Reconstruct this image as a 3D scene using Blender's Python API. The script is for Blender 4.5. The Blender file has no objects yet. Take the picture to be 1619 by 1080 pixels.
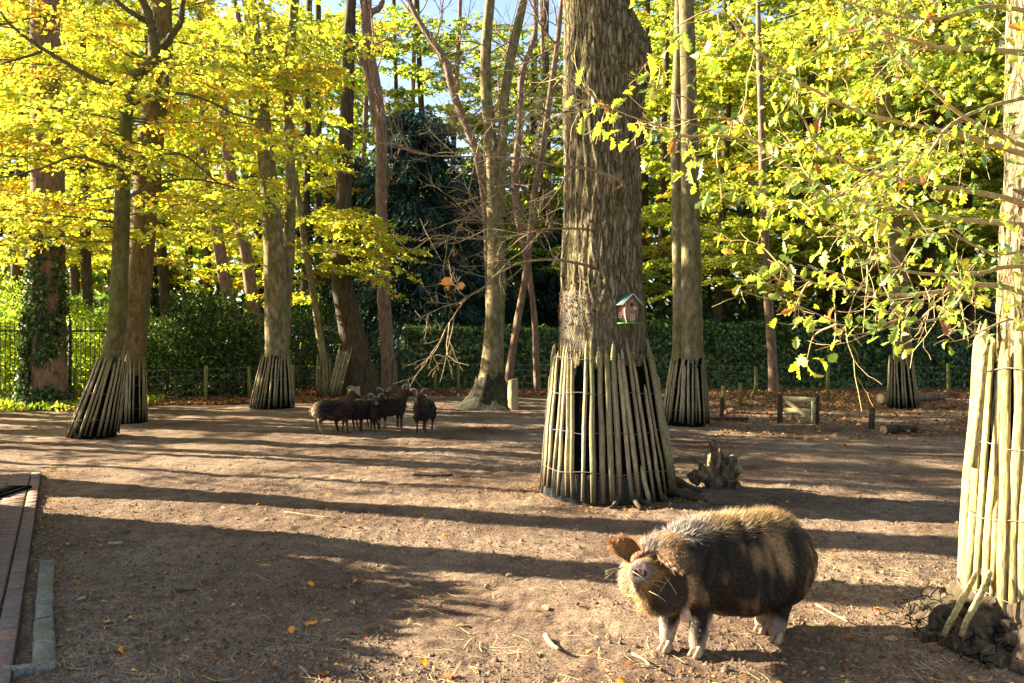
import bpy, math, random
import numpy as np
from mathutils import Vector, Matrix, Quaternion
R = math.radians
SC = bpy.context.scene
COL = SC.collection
random.seed(7)
RN = np.random.default_rng(7)

# ------------------------------------------------------------------ camera
FPX, CH, CX, HY = 1350.0, 1.70, 809.5, 533.0      # focal in photo pixels, eye height, centre column, horizon row
cam_d = bpy.data.cameras.new('camera')
cam_d.sensor_width = 36.0
cam_d.lens = 36.0 * FPX / 1619.0
cam_d.shift_y = -(540.0 - HY) / 1619.0
cam_d.clip_start = 0.05
cam_d.clip_end = 600
cam = bpy.data.objects.new('camera', cam_d)
cam.location = (0, 0, CH)
cam.rotation_euler = (R(90), 0, 0)
COL.objects.link(cam)
SC.camera = cam

# ------------------------------------------------------------------ light
SUN_EL, SUN_PHI = R(22.5), R(17.0)                # elevation; degrees behind the picture plane, from the left
to_sun = Vector((-math.cos(SUN_PHI) * math.cos(SUN_EL), math.sin(SUN_PHI) * math.cos(SUN_EL), math.sin(SUN_EL)))
sd = bpy.data.lights.new('sun', 'SUN')
sd.energy = 5.0
sd.angle = R(0.5)
sd.color = (1.0, 0.87, 0.64)
so = bpy.data.objects.new('sun', sd)
so.rotation_euler = (-to_sun).to_track_quat('-Z', 'Y').to_euler()
so.location = (-20, 8, 14)
COL.objects.link(so)
world = bpy.data.worlds.new('World')
SC.world = world
world.use_nodes = True
wn = world.node_tree
bg = wn.nodes['Background']
sky = wn.nodes.new('ShaderNodeTexSky')
sky.sky_type = 'NISHITA'
sky.sun_disc = False
sky.sun_elevation = SUN_EL
sky.sun_rotation = math.atan2(to_sun.x, to_sun.y)
sky.air_density = 1.0
sky.dust_density = 1.6
wn.links.new(sky.outputs[0], bg.inputs[0])
bg.inputs[1].default_value = 0.052
SC.view_settings.view_transform = 'Standard'
SC.view_settings.look = 'None'
SC.view_settings.gamma = 1.0
SC.view_settings.exposure = 2.78
SC.view_settings.use_curve_mapping = False
SC.cycles.max_bounces = 6
SC.cycles.diffuse_bounces = 3
SC.cycles.transmission_bounces = 3
SC.cycles.transparent_max_bounces = 4

# ------------------------------------------------------------------ helpers
def W(px, py, Y):
    return np.array([(px - CX) / FPX * Y, Y, CH - (py - HY) / FPX * Y])
def G(px, py):
    Y = CH * FPX / (py - HY)
    return np.array([(px - CX) / FPX * Y, Y, 0.0])
def S(px, Y):
    return px / FPX * Y

def mesh_np(name, V, Fs, mats, C=None, smooth=False, midx=None):
    V = np.asarray(V, np.float32)
    me = bpy.data.meshes.new(name)
    me.vertices.add(len(V)); me.vertices.foreach_set('co', V.ravel())
    Fs = [np.asarray(f, np.int32) for f in Fs if len(f)]
    nl = sum(f.size for f in Fs); nf = sum(len(f) for f in Fs)
    me.loops.add(nl)
    me.loops.foreach_set('vertex_index', np.concatenate([f.ravel() for f in Fs]))
    me.polygons.add(nf)
    starts, tot, o = [], [], 0
    for f in Fs:
        k = f.shape[1]
        starts.append(o + np.arange(len(f)) * k); o += f.size
    me.polygons.foreach_set('loop_start', np.concatenate(starts).astype(np.int32))
    if smooth:
        me.polygons.foreach_set('use_smooth', np.ones(nf, bool))
    for m in (mats if isinstance(mats, (list, tuple)) else [mats]):
        me.materials.append(m)
    if midx is not None:
        me.polygons.foreach_set('material_index', np.asarray(midx, np.int32))
    me.update(calc_edges=True)
    if C is not None:
        C = np.asarray(C, np.float32)
        if C.shape[1] == 3:
            C = np.concatenate([C, np.ones((len(C), 1), np.float32)], 1)
        a = me.color_attributes.new('col', 'FLOAT_COLOR', 'POINT')
        a.data.foreach_set('color', C.ravel())
    return me

class MB:
    def __init__(s): s.V = []; s.F = {}; s.C = []; s.n = 0
    def add(s, V, F, C=None):
        V = np.asarray(V, float); F = np.asarray(F, int)
        if len(V) == 0: return
        s.V.append(V)
        s.F.setdefault(F.shape[1], []).append(F + s.n)
        if C is not None:
            C = np.asarray(C, float)
            if C.ndim == 1: C = np.tile(C, (len(V), 1))
            s.C.append(C)
        s.n += len(V)
    def addf(s, V, Flist, C=None):
        s.add(V, Flist[0], C)
        for F in Flist[1:]:
            s.F.setdefault(np.asarray(F).shape[1], []).append(np.asarray(F, int) + s.n - len(V))
    def mesh(s, name, mat, smooth=False, origin=None):
        V = np.concatenate(s.V)
        if origin is not None: V = V - np.asarray(origin)
        return mesh_np(name, V, [np.concatenate(f) for f in s.F.values()], mat,
                       np.concatenate(s.C) if s.C else None, smooth)

def link(name, me, parent=None, loc=(0, 0, 0)):
    o = bpy.data.objects.new(name, me)
    o.location = loc
    COL.objects.link(o)
    if parent is not None: o.parent = parent
    return o
def tag(o, label=None, cat=None, group=None, kind=None):
    if label: o['label'] = label
    if cat: o['category'] = cat
    if group: o['group'] = group
    if kind: o['kind'] = kind
    return o
def empty(name, loc, label, cat, group=None):
    o = bpy.data.objects.new(name, None)
    o.location = loc; o.empty_display_size = 0.2
    COL.objects.link(o)
    return tag(o, label, cat, group)
def part(name, mb, mat, root, smooth=False, kind=None, label=None):
    # mb is in world coordinates; the root holds the origin
    o = link(name, mb.mesh(name, mat, smooth, origin=tuple(root.location)), root)
    return tag(o, label=label, kind=kind)
def solo(name, mb, mat, loc, label, cat, group=None, smooth=False, kind=None):
    o = link(name, mb.mesh(name, mat, smooth, origin=loc), None, loc)
    return tag(o, label, cat, group, kind)

def hsh(ix, iy, iz):
    h = (ix * 374761393 + iy * 668265263 + iz * 2147483647 % 1013904223 + iz * 1274126177) & 0xFFFFFFFF
    h = ((h ^ (h >> 13)) * 1274126177) & 0xFFFFFFFF
    h = (h ^ (h >> 16)) & 0xFFFF
    return h / 65535.0
def vn(x, y, z=0.0):
    x, y, z = np.broadcast_arrays(np.asarray(x, float), np.asarray(y, float), np.asarray(z, float))
    xi, yi, zi = np.floor(x).astype(np.int64), np.floor(y).astype(np.int64), np.floor(z).astype(np.int64)
    fx, fy, fz = x - xi, y - yi, z - zi
    fx, fy, fz = [f * f * (3 - 2 * f) for f in (fx, fy, fz)]
    r = 0
    for dx in (0, 1):
        wx = fx if dx else 1 - fx
        for dy in (0, 1):
            wy = fy if dy else 1 - fy
            for dz in (0, 1):
                wz = fz if dz else 1 - fz
                r = r + wx * wy * wz * hsh(xi + dx, yi + dy, zi + dz)
    return r * 2 - 1
def fbm(x, y, z=0.0, o=3):
    r, a = 0, 1.0
    for k in range(o):
        r = r + a * vn(x * 2 ** k + 17 * k, y * 2 ** k + 31 * k, np.asarray(z) * 2 ** k + 7 * k); a *= .5
    return r

def catmull(P, n):
    P = np.asarray(P, float)
    if len(P) == 2:
        t = np.linspace(0, 1, n)[:, None]
        return P[0] * (1 - t) + P[1] * t
    Q = np.vstack([2 * P[0] - P[1], P, 2 * P[-1] - P[-2]])
    d = np.r_[0, np.cumsum(np.linalg.norm(np.diff(P[:, :3], axis=0), axis=1) + 1e-9)]
    s = np.linspace(0, d[-1], n)
    i = np.clip(np.searchsorted(d, s, side='right') - 1, 0, len(P) - 2)
    t = ((s - d[i]) / (d[i + 1] - d[i]))[:, None]
    a, b, c, e = Q[i], Q[i + 1], Q[i + 2], Q[i + 3]
    return .5 * (2 * b + (c - a) * t + (2 * a - 5 * b + 4 * c - e) * t ** 2 + (3 * b - a - 3 * c + e) * t ** 3)

def tube(P, r, seg=6, cap=True):
    P = np.asarray(P, float); n = len(P)
    r = np.broadcast_to(np.asarray(r, float), (n,))
    T = np.gradient(P, axis=0); T /= np.linalg.norm(T, axis=1)[:, None] + 1e-12
    up = np.array([0, 0, 1.0]) if abs(T[0, 2]) < .9 else np.array([1.0, 0, 0])
    A = np.cross(T, up)
    bad = np.linalg.norm(A, axis=1) < .05
    A[bad] = np.cross(T[bad], [0, 1.0, 0.1])
    A /= np.linalg.norm(A, axis=1)[:, None]
    for i in range(1, n):
        if A[i] @ A[i - 1] < 0: A[i] = -A[i]
    B = np.cross(T, A)
    th = np.linspace(0, 2 * np.pi, seg, endpoint=False)
    V = P[:, None] + r[:, None, None] * (np.cos(th)[None, :, None] * A[:, None] + np.sin(th)[None, :, None] * B[:, None])
    V = V.reshape(-1, 3)
    i = np.arange(n - 1)[:, None] * seg; j = np.arange(seg)[None]
    k = (j + 1) % seg
    F = np.stack([i + j, i + k, i + seg + k, i + seg + j], -1).reshape(-1, 4)
    if cap:
        V = np.vstack([V, P[0], P[-1]])
        a, b = n * seg, n * seg + 1
        js = np.arange(seg); ks = (js + 1) % seg
        F2 = np.vstack([np.stack([np.full(seg, a), ks, js], -1),
                        np.stack([np.full(seg, b), (n - 1) * seg + js, (n - 1) * seg + ks], -1)])
        return V, [F, F2]
    return V, [F]
def box(c, s, rot=None):
    s = np.asarray(s, float) / 2
    V = np.array([[x, y, z] for x in (-1, 1) for y in (-1, 1) for z in (-1, 1)], float) * s
    if rot is not None: V = V @ np.array(rot).T
    F = np.array([[0, 1, 3, 2], [4, 6, 7, 5], [0, 4, 5, 1], [2, 3, 7, 6], [0, 2, 6, 4], [1, 5, 7, 3]])
    return V + np.asarray(c, float), F
def rotz(a):
    c, s = math.cos(a), math.sin(a)
    return np.array([[c, -s, 0], [s, c, 0], [0, 0, 1.0]])
def beam(p, q, w, h):
    # rectangular board between two points: w across (horizontal), h the other way
    p, q = np.asarray(p, float), np.asarray(q, float)
    d = q - p; L = np.linalg.norm(d); d /= L
    a = np.cross(d, [0, 0, 1.0])
    if np.linalg.norm(a) < .05: a = np.array([1.0, 0, 0])
    a /= np.linalg.norm(a); b = np.cross(a, d)
    return box((p + q) / 2, (L, w, h), np.stack([d, a, b], 1))

# ------------------------------------------------------------------ materials
def mat(name, build):
    m = bpy.data.materials.new(name); m.use_nodes = True
    nt = m.node_tree; nt.nodes.clear()
    out = nt.nodes.new('ShaderNodeOutputMaterial')
    class N: pass
    h = N()
    def new(t, **kw):
        n = nt.nodes.new(t)
        ins = kw.pop('ins', {})
        for k, v in kw.items(): setattr(n, k, v)
        for k, v in ins.items():
            if isinstance(v, bpy.types.NodeSocket): nt.links.new(v, n.inputs[k])
            else: n.inputs[k].default_value = v
        return n
    h.new = new; h.link = nt.links.new; h.out = out
    build(h)
    return m
def coords(h, scale=(1, 1, 1), obj=True):
    tc = h.new('ShaderNodeTexCoord')
    mp = h.new('ShaderNodeMapping', ins={0: tc.outputs['Object' if obj else 'Generated']})
    mp.inputs['Scale'].default_value = scale
    return mp.outputs[0]
def noise(h, vec, scale, detail=4, rough=.6):
    return h.new('ShaderNodeTexNoise', ins={'Vector': vec, 'Scale': scale, 'Detail': detail, 'Roughness': rough}).outputs[0]
def ramp(h, fac, stops):
    r = h.new('ShaderNodeValToRGB', ins={0: fac})
    el = r.color_ramp.elements
    while len(el) < len(stops): el.new(.5)
    for e, (p, c) in zip(el, stops): e.position = p; e.color = (*c, 1) if len(c) == 3 else c
    return r.outputs[0]
def mixc(h, f, a, b, mode='MIX'):
    n = h.new('ShaderNodeMix', data_type='RGBA', blend_type=mode)
    for i, v in ((0, f), (6, a), (7, b)):
        if isinstance(v, bpy.types.NodeSocket): h.link(v, n.inputs[i])
        else: n.inputs[i].default_value = v if i == 0 else (*v, 1)
    return n.outputs[2]
def math_(h, op, a, b=0.0, clamp=False):
    n = h.new('ShaderNodeMath', operation=op, use_clamp=clamp)
    for i, v in ((0, a), (1, b)):
        if isinstance(v, bpy.types.NodeSocket): h.link(v, n.inputs[i])
        else: n.inputs[i].default_value = v
    return n.outputs[0]
def bump(h, height, dist, strength=1.0, normal=None):
    n = h.new('ShaderNodeBump', ins={'Height': height, 'Distance': dist, 'Strength': strength})
    if normal is not None: h.link(normal, n.inputs['Normal'])
    return n.outputs[0]
def surf(h, color, rough=.85, normal=None, spec=.25):
    p = h.new('ShaderNodeBsdfPrincipled')
    for k, v in (('Base Color', color), ('Roughness', rough)):
        if isinstance(v, bpy.types.NodeSocket): h.link(v, p.inputs[k])
        else: p.inputs[k].default_value = (*v, 1) if k == 'Base Color' else v
    p.inputs['Specular IOR Level'].default_value = spec
    if normal is not None: h.link(normal, p.inputs['Normal'])
    h.link(p.outputs[0], h.out.inputs[0])
    return p

def leaf_mat(name, trans=.5, gloss=.0, grough=.35):
    def b(h):
        a = h.new('ShaderNodeAttribute', attribute_name='col').outputs[0]
        d = h.new('ShaderNodeBsdfDiffuse', ins={0: a})
        tcol = mixc(h, 1.0, a, (1.55, 1.55, .6), 'MULTIPLY')
        t = h.new('ShaderNodeBsdfTranslucent', ins={0: tcol})
        m = h.new('ShaderNodeMixShader', ins={0: trans, 1: d.outputs[0], 2: t.outputs[0]})
        o = m.outputs[0]
        if gloss:
            g = h.new('ShaderNodeBsdfGlossy', ins={0: (.9, .9, .9, 1), 'Roughness': grough})
            o = h.new('ShaderNodeMixShader', ins={0: gloss, 1: o, 2: g.outputs[0]}).outputs[0]
        h.link(o, h.out.inputs[0])
    return mat(name, b)
M_LEAF = leaf_mat('leaf_thin', .58, .03)
M_EVER = leaf_mat('leaf_waxy', .22, .035, .35)
M_LITTER = leaf_mat('leaf_dry', .12)

def bark(name, c1, c2, c3, vs=.16, sc=22, bd=.02, moss=(.12, .13, .03), mossamt=.5, crack=0):
    def b(h):
        v = coords(h, (1, 1, vs))
        n1 = noise(h, v, sc, 5, .65)
        n2 = noise(h, coords(h, (1, 1, .5)), 2.2, 4, .6)
        col = ramp(h, n1, [(.32, c1), (.5, c2), (.68, c3)])
        mk = ramp(h, n2, [(.42, (0, 0, 0)), (.66, (mossamt,) * 3)])
        col = mixc(h, mk, col, moss)
        fine = noise(h, coords(h, (1, 1, .4)), sc * 4, 3, .7)
        col = mixc(h, .35, col, ramp(h, fine, [(.32, (.3, .3, .3)), (.68, (1.5, 1.5, 1.5))]), 'MULTIPLY')
        nrm = None
        if crack:
            wv = h.new('ShaderNodeTexNoise', ins={'Vector': coords(h, (1, 1, .5)), 'Scale': 9.0, 'Detail': 3.0}).outputs[1]
            v2 = h.new('ShaderNodeVectorMath', operation='ADD', ins={0: coords(h, (1, 1, .17))})
            sv_ = h.new('ShaderNodeVectorMath', operation='SCALE', ins={0: wv, 'Scale': .09}); h.link(sv_.outputs[0], v2.inputs[1])
            vo = h.new('ShaderNodeTexVoronoi', feature='DISTANCE_TO_EDGE', ins={'Vector': v2.outputs[0], 'Scale': crack}).outputs[0]
            ck = ramp(h, vo, [(.0, (.30, .28, .26)), (.09, (.85, .85, .85)), (.25, (1.2, 1.2, 1.2))])
            col = mixc(h, .9, col, ck, 'MULTIPLY')
            nrm = bump(h, ramp(h, vo, [(0, (0, 0, 0)), (.22, (1, 1, 1))]), .03, 1.0)
        nrm = bump(h, n1, bd, 1.0, nrm)
        nrm = bump(h, fine, bd * .3, .7, nrm)
        surf(h, col, .9, nrm, .15)
    return mat(name, b)
M_OAKBARK = bark('bark_furrowed', (.09, .066, .036), (.27, .215, .12), (.47, .39, .235), .2, 30, .05, (.19, .175, .045), .4, crack=24)
M_OAKBARK2 = bark('bark_sunny_oak', (.07, .05, .03), (.27, .215, .125), (.42, .35, .215), .25, 26, .03, (.2, .185, .055), .4, crack=20)
M_BEECH = bark('bark_smooth', (.09, .065, .035), (.21, .165, .09), (.36, .29, .17), .45, 11, .014, (.11, .12, .025), .6)
M_MOSSY = bark('bark_mossy', (.05, .04, .018), (.12, .10, .045), (.21, .18, .09), .45, 11, .014, (.10, .115, .02), .8)
M_PINK = bark('bark_pinkish', (.09, .055, .04), (.22, .14, .095), (.33, .225, .155), .25, 16, .015, (.2, .14, .09), .3)
M_BROWNBARK = bark('bark_brown', (.07, .045, .02), (.155, .105, .045), (.24, .17, .08), .4, 12, .012, (.09, .085, .025), .5)
M_DARKBARK = bark('bark_dark', (.03, .02, .014), (.075, .052, .035), (.13, .095, .065), .2, 15, .02, (.05, .055, .02), .4)
M_FOOT = bark('bark_dark_foot', (.010, .010, .009), (.035, .032, .024), (.085, .072, .045), .35, 14, .03, (.05, .055, .02), .5)
M_BRANCH = bark('bark_branch', (.14, .10, .06), (.27, .20, .12), (.38, .29, .18), .8, 40, .003, (.2, .19, .06), .4)
M_OAKBRANCH = bark('bark_sunny_branch', (.24, .17, .08), (.42, .31, .15), (.52, .41, .22), .8, 40, .002, (.3, .27, .07), .4)
M_DARKBRANCH = bark('bark_dark_branch', (.05, .042, .02), (.11, .09, .045), (.17, .14, .08), .8, 30, .004, (.09, .1, .03), .4)

def m_pale(h):
    oi = h.new('ShaderNodeObjectInfo').outputs['Random']
    v = coords(h, (1, 1, .12))
    n = noise(h, v, 45, 4, .65)
    n2 = noise(h, coords(h, (1, 1, .35)), 5, 3, .6)
    col = ramp(h, n, [(.3, (.16, .12, .075)), (.5, (.42, .335, .20)), (.7, (.58, .48, .30))])
    col = mixc(h, math_(h, 'MULTIPLY', oi, .55), col, (.20, .16, .10))
    green = ramp(h, math_(h, 'ADD', n2, math_(h, 'MULTIPLY', oi, .12)), [(.52, (0, 0, 0)), (.68, (.7, .7, .7))])
    col = mixc(h, green, col, (.17, .185, .035))
    sep = h.new('ShaderNodeSeparateXYZ', ins={0: h.new('ShaderNodeTexCoord').outputs['Object']})
    zz = math_(h, 'ADD', sep.outputs[2], math_(h, 'MULTIPLY', n2, .35))
    dirt = ramp(h, zz, [(.15, (.85, .85, .85)), (.52, (0, 0, 0))])
    col = mixc(h, dirt, col, (.045, .034, .024))
    fz = noise(h, coords(h, (1, 1, .3)), 120, 4, .75)
    col = mixc(h, .7, col, ramp(h, fz, [(.35, (.35, .35, .35)), (.62, (1.3, 1.3, 1.3))]), 'MULTIPLY')
    surf(h, col, .9, bump(h, n, .008, 1.0), .12)
M_PALE = mat('split_chestnut', m_pale)
def m_pale2(h):
    oi = h.new('ShaderNodeObjectInfo').outputs['Random']
    n = noise(h, coords(h, (1, 1, .1)), 55, 5, .7)
    n2 = noise(h, coords(h, (1, 1, .35)), 5, 3, .6)
    col = ramp(h, n, [(.28, (.20, .14, .06)), (.5, (.44, .35, .16)), (.72, (.56, .47, .25))])
    col = mixc(h, math_(h, 'MULTIPLY', oi, .35), col, (.40, .36, .14))
    col = mixc(h, ramp(h, n2, [(.5, (0, 0, 0)), (.68, (.7, .7, .7))]), col, (.27, .28, .06))
    fz = noise(h, coords(h, (1, 1, .12)), 90, 4, .75)
    col = mixc(h, .8, col, ramp(h, fz, [(.38, (.25, .22, .18)), (.58, (1.15, 1.15, 1.15))]), 'MULTIPLY')
    surf(h, col, .9, bump(h, n, .01, 1.0), .12)
M_PALE2 = mat('split_chestnut_fresh', m_pale2)
M_WIRE = mat('rusty_wire', lambda h: surf(h, (.14, .12, .095), .5, None, .5))
M_IRON = mat('dark_iron', lambda h: surf(h, ramp(h, noise(h, coords(h), 9), [(.3, (.012, .02, .02)), (.8, (.05, .06, .05))]), .55, None, .4))
def m_net(h):
    n = noise(h, coords(h), 9, 4)
    w = h.new('ShaderNodeTexVoronoi', ins={'Vector': coords(h, (1, 1, .8)), 'Scale': 70}).outputs[0]
    col = ramp(h, n, [(.3, (.003, .0035, .0035)), (.65, (.007, .008, .007)), (.85, (.020, .017, .012))])
    surf(h, col, .9, bump(h, w, .01, .8), .03)
M_NET = mat('dark_netting', m_net)
M_BLUENET = mat('blue_netting', lambda h: surf(h, ramp(h, noise(h, coords(h, (1, 1, .6)), 14, 5, .75), [(.35, (.003, .0035, .004)), (.55, (.006, .007, .008)), (.78, (.022, .018, .013))]), .85, bump(h, noise(h, coords(h), 30, 4, .7), .03, 1), .01))
def m_soil(h):
    v = coords(h)
    big = noise(h, v, .55, 4, .55)
    mid = noise(h, v, 6, 5, .65)
    fine = noise(h, v, 60, 4, .75)
    col = ramp(h, big, [(.30, (.135, .085, .058)), (.47, (.25, .172, .12)), (.66, (.39, .285, .20))])
    col = mixc(h, .8, col, ramp(h, mid, [(.3, (.42, .39, .36)), (.5, (.95, .95, .95)), (.68, (1.3, 1.27, 1.2))]), 'MULTIPLY')
    col = mixc(h, .8, col, ramp(h, fine, [(.36, (.18, .16, .15)), (.48, (1, 1, 1)), (.64, (1.5, 1.46, 1.4))]), 'MULTIPLY')
    spk = noise(h, v, 130, 2, .8)
    col = mixc(h, .85, col, ramp(h, spk, [(.36, (.2, .17, .15)), (.45, (1, 1, 1))]), 'MULTIPLY')
    nrm = bump(h, mid, .07, 1.0)
    nrm = bump(h, noise(h, v, 22, 5, .7), .03, 1.0, nrm)
    nrm = bump(h, fine, .02, 1.0, nrm)
    surf(h, col, .97, nrm, .08)
M_SOIL = mat('trodden_soil', m_soil)
def m_clod(h):
    n = noise(h, coords(h), 30, 3)
    surf(h, ramp(h, n, [(.3, (.05, .035, .025)), (.7, (.27, .19, .135))]), .95, None, .1)
M_CLOD = mat('soil_crumb', m_clod)
def m_brick(h):
    oi = h.new('ShaderNodeObjectInfo').outputs['Random']
    col = ramp(h, oi, [(0, (.21, .135, .11)), (.5, (.28, .17, .125)), (1, (.19, .15, .13))])
    n = noise(h, coords(h), 40, 5, .7)
    n2 = noise(h, coords(h), 7, 3)
    col = mixc(h, .8, col, ramp(h, n, [(.3, (.5, .5, .5)), (.7, (1.4, 1.4, 1.4))]), 'MULTIPLY')
    col = mixc(h, ramp(h, n2, [(.5, (0, 0, 0)), (.75, (.5, .5, .5))]), col, (.10, .11, .04))
    surf(h, col, .9, bump(h, n, .006, .8), .15)
M_BRICK = mat('paving_brick', m_brick)
def m_conc(h):
    n = noise(h, coords(h), 60, 5, .75); n2 = noise(h, coords(h), 4, 4)
    col = ramp(h, n, [(.32, (.10, .09, .08)), (.55, (.28, .25, .21)), (.75, (.42, .38, .33))])
    col = mixc(h, ramp(h, n2, [(.45, (0, 0, 0)), (.7, (.75, .75, .75))]), col, (.12, .13, .05))
    surf(h, col, .95, bump(h, n, .008, .9), .1)
M_CONC = mat('mossy_concrete', m_conc)
def wood(name, a, b_, c, sc=30):
    def b(h):
        n = noise(h, coords(h, (1, 1, .25)), sc, 5, .7)
        n2 = noise(h, coords(h), 6, 3)
        col = ramp(h, n, [(.3, a), (.5, b_), (.7, c)])
        col = mixc(h, ramp(h, n2, [(.5, (0, 0, 0)), (.72, (.5, .5, .5))]), col, a)
        surf(h, col, .9, bump(h, n, .008, .9), .12)
    return mat(name, b)
M_POST = wood('post_greenish', (.10, .10, .03), (.22, .22, .06), (.33, .31, .11))
M_DARKPOST = wood('post_dark', (.035, .025, .018), (.08, .055, .04), (.16, .11, .075))
M_RAIL = wood('rail_weathered', (.34, .31, .12), (.52, .47, .22), (.62, .56, .33))  # pale tone stands in for sun missing on the gate rails
M_ROOT = wood('dead_root_wood', (.025, .016, .010), (.18, .12, .075), (.42, .31, .20), 18)
M_CUT = wood('cut_wood', (.22, .15, .08), (.40, .29, .16), (.50, .39, .24), 18)
M_STRAW = mat('straw', lambda h: surf(h, (.42, .33, .17), .8))
def vmat(name, rough=.9, spec=.15, bsc=0, bd=.004, trans=0):
    def b(h):
        a = h.new('ShaderNodeAttribute', attribute_name='col').outputs[0]
        nr = None
        if bsc:
            n = noise(h, coords(h), bsc, 4, .7)
            a = mixc(h, .8, a, ramp(h, n, [(.3, (.5, .5, .5)), (.7, (1.45, 1.45, 1.45))]), 'MULTIPLY')
            nr = bump(h, n, bd, .9)
        surf(h, a, rough, nr, spec)
    return mat(name, b)
M_HIDE = vmat('hide', .8, .2, 45, .006)
M_HAIR = vmat('hair', .45, .45)
M_WOOL = vmat('wool', .95, .1, 50, .012)
M_HORN = wood('horn', (.12, .10, .08), (.26, .22, .17), (.4, .36, .3), 60)

# ================================================================== GROUND
def ground_z(x, y):
    z = .016 * fbm(x * 1.1, y * 1.1, 0, 3)
    z = z + .006 * np.minimum(fbm(x * 6, y * 6, 3, 2), .35)
    z = z + .006 * fbm(x * 18, y * 18, 5, 2) + .0045 * fbm(x * 42, y * 42, 6, 1)
    n = vn(x * 9 + 3, y * 9 + 7, 9)
    z = z - .022 * np.clip(n - .3, 0, 1) + .012 * np.clip(-n - .45, 0, 1)
    n2 = vn(x * 4.3 + 11, y * 4.3 + 2, 12); z = z - .022 * np.clip(n2 - .42, 0, 1)
    return z
xs = np.unique(np.r_[np.linspace(-160, -12, 26), np.linspace(-12, -4.6, 40), np.linspace(-4.6, 5.2, 350), np.linspace(5.2, 14, 50), np.linspace(14, 160, 26)])
ys = [2.0]
while ys[-1] < 40: ys.append(ys[-1] * 1.0085)
ys = np.unique(np.r_[np.linspace(-60, 1.8, 20), np.array(ys), np.linspace(40.5, 300, 24)])
GX, GY = np.meshgrid(xs, ys)
GZ = ground_z(GX, GY)
nx, ny = len(xs), len(ys)
i = np.arange(ny - 1)[:, None] * nx; j = np.arange(nx - 1)[None]
F = np.stack([i + j, i + j + 1, i + nx + j + 1, i + nx + j], -1).reshape(-1, 4)
V = np.stack([GX, GY, GZ], -1).reshape(-1, 3)
ground = link('ground', mesh_np('ground', V, [F], M_SOIL, smooth=True))
tag(ground, 'trodden brown paddock soil with footprints in dappled sun', kind='structure')

# ================================================================== TREES: trunks
def trunk_geo(prof, Y, seg=48, rows=120, flare=(.5, .35), lobes=.12, barkamp=.0, barkfreq=(14, 2.0), seed=0, extend=3.0, bulge=None):
    """prof: list of (px, py, width_px) from the ground upwards, all standing at distance Y."""
    pts = []
    for px, py, w in prof:
        p = W(px, py, Y); pts.append([p[0], Y, p[2], S(w, Y) / 2])
    pts[0][2] = -.05
    # carry the trunk on above the frame
    d = np.array(pts[-1]) - np.array(pts[-2]); d /= abs(d[2]) + 1e-6
    last = np.array(pts[-1])
    for k in (1, 2):
        q = last.copy(); q[:3] += d[:3] * extend * k / 2 * [.6, 1, 1]; q[3] = last[3] * (1 - .3 * k)
        pts.append(list(q))
    C = catmull(pts, rows)
    th = np.linspace(0, 2 * np.pi, seg, endpoint=False)
    z = C[:, 2][:, None]; r = C[:, 3][:, None]
    fl = .38 * flare[0] * np.exp(-np.maximum(z, 0) / flare[1])
    lob = 1 + fl * (1 + .55 * np.sin(th * 3 + seed) + .4 * np.sin(th * 5 + 2 * seed)) + lobes * .4 * np.sin(th * 2 + seed + z * .5)
    rr = r * lob
    nz = fbm(np.cos(th) * 1.3 + seed, np.sin(th) * 1.3, z * .9, 2) * lobes * r
    rr = rr + nz
    if barkamp:
        wob = vn(np.cos(th) * 2, np.sin(th) * 2, z * 1.2 + seed) * .5
        c, s = np.cos(th + wob * .25) , np.sin(th + wob * .25)
        n = vn(c * barkfreq[0] * .5 + 9, s * barkfreq[0] * .5, z * barkfreq[1])
        n2 = vn(c * barkfreq[0] + 3, s * barkfreq[0], z * barkfreq[1] * 2.2)
        rr = rr + barkamp * ((1 - 2.2 * np.abs(n)) + .5 * (1 - 2 * np.abs(n2)))
    if bulge:
        for (bth, bz, bs, ba) in bulge:
            dth = np.angle(np.exp(1j * (th - bth)))
            rr = rr + ba * np.exp(-(dth / .75) ** 2 - ((z - bz) / bs) ** 2)
    V = np.stack([C[:, 0][:, None] + rr * np.cos(th), C[:, 1][:, None] + rr * np.sin(th), np.broadcast_to(z, rr.shape)], -1).reshape(-1, 3)
    i = np.arange(rows - 1)[:, None] * seg; j = np.arange(seg)[None]; k = (j + 1) % seg
    F = np.stack([i + j, i + k, i + seg + k, i + seg + j], -1).reshape(-1, 4)
    return V, F, C

PAL_Y = [(.70, .63, .10), (.66, .64, .10), (.74, .58, .09), (.60, .62, .10), (.52, .58, .10)]
PAL_O = [(.68, .34, .06), (.62, .26, .05), (.72, .46, .07)]
PAL_L = [(.38, .46, .08), (.46, .51, .09), (.28, .38, .07), (.54, .55, .10)]
PAL_G = [(.12, .21, .04), (.17, .27, .05), (.23, .34, .06), (.08, .14, .035)]
PAL_DG = [(.020, .050, .014), (.032, .078, .020), (.05, .105, .025), (.014, .034, .012)]
PAL_BL = [(.022, .055, .050), (.03, .075, .065), (.045, .095, .08), (.015, .032, .032)]

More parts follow.
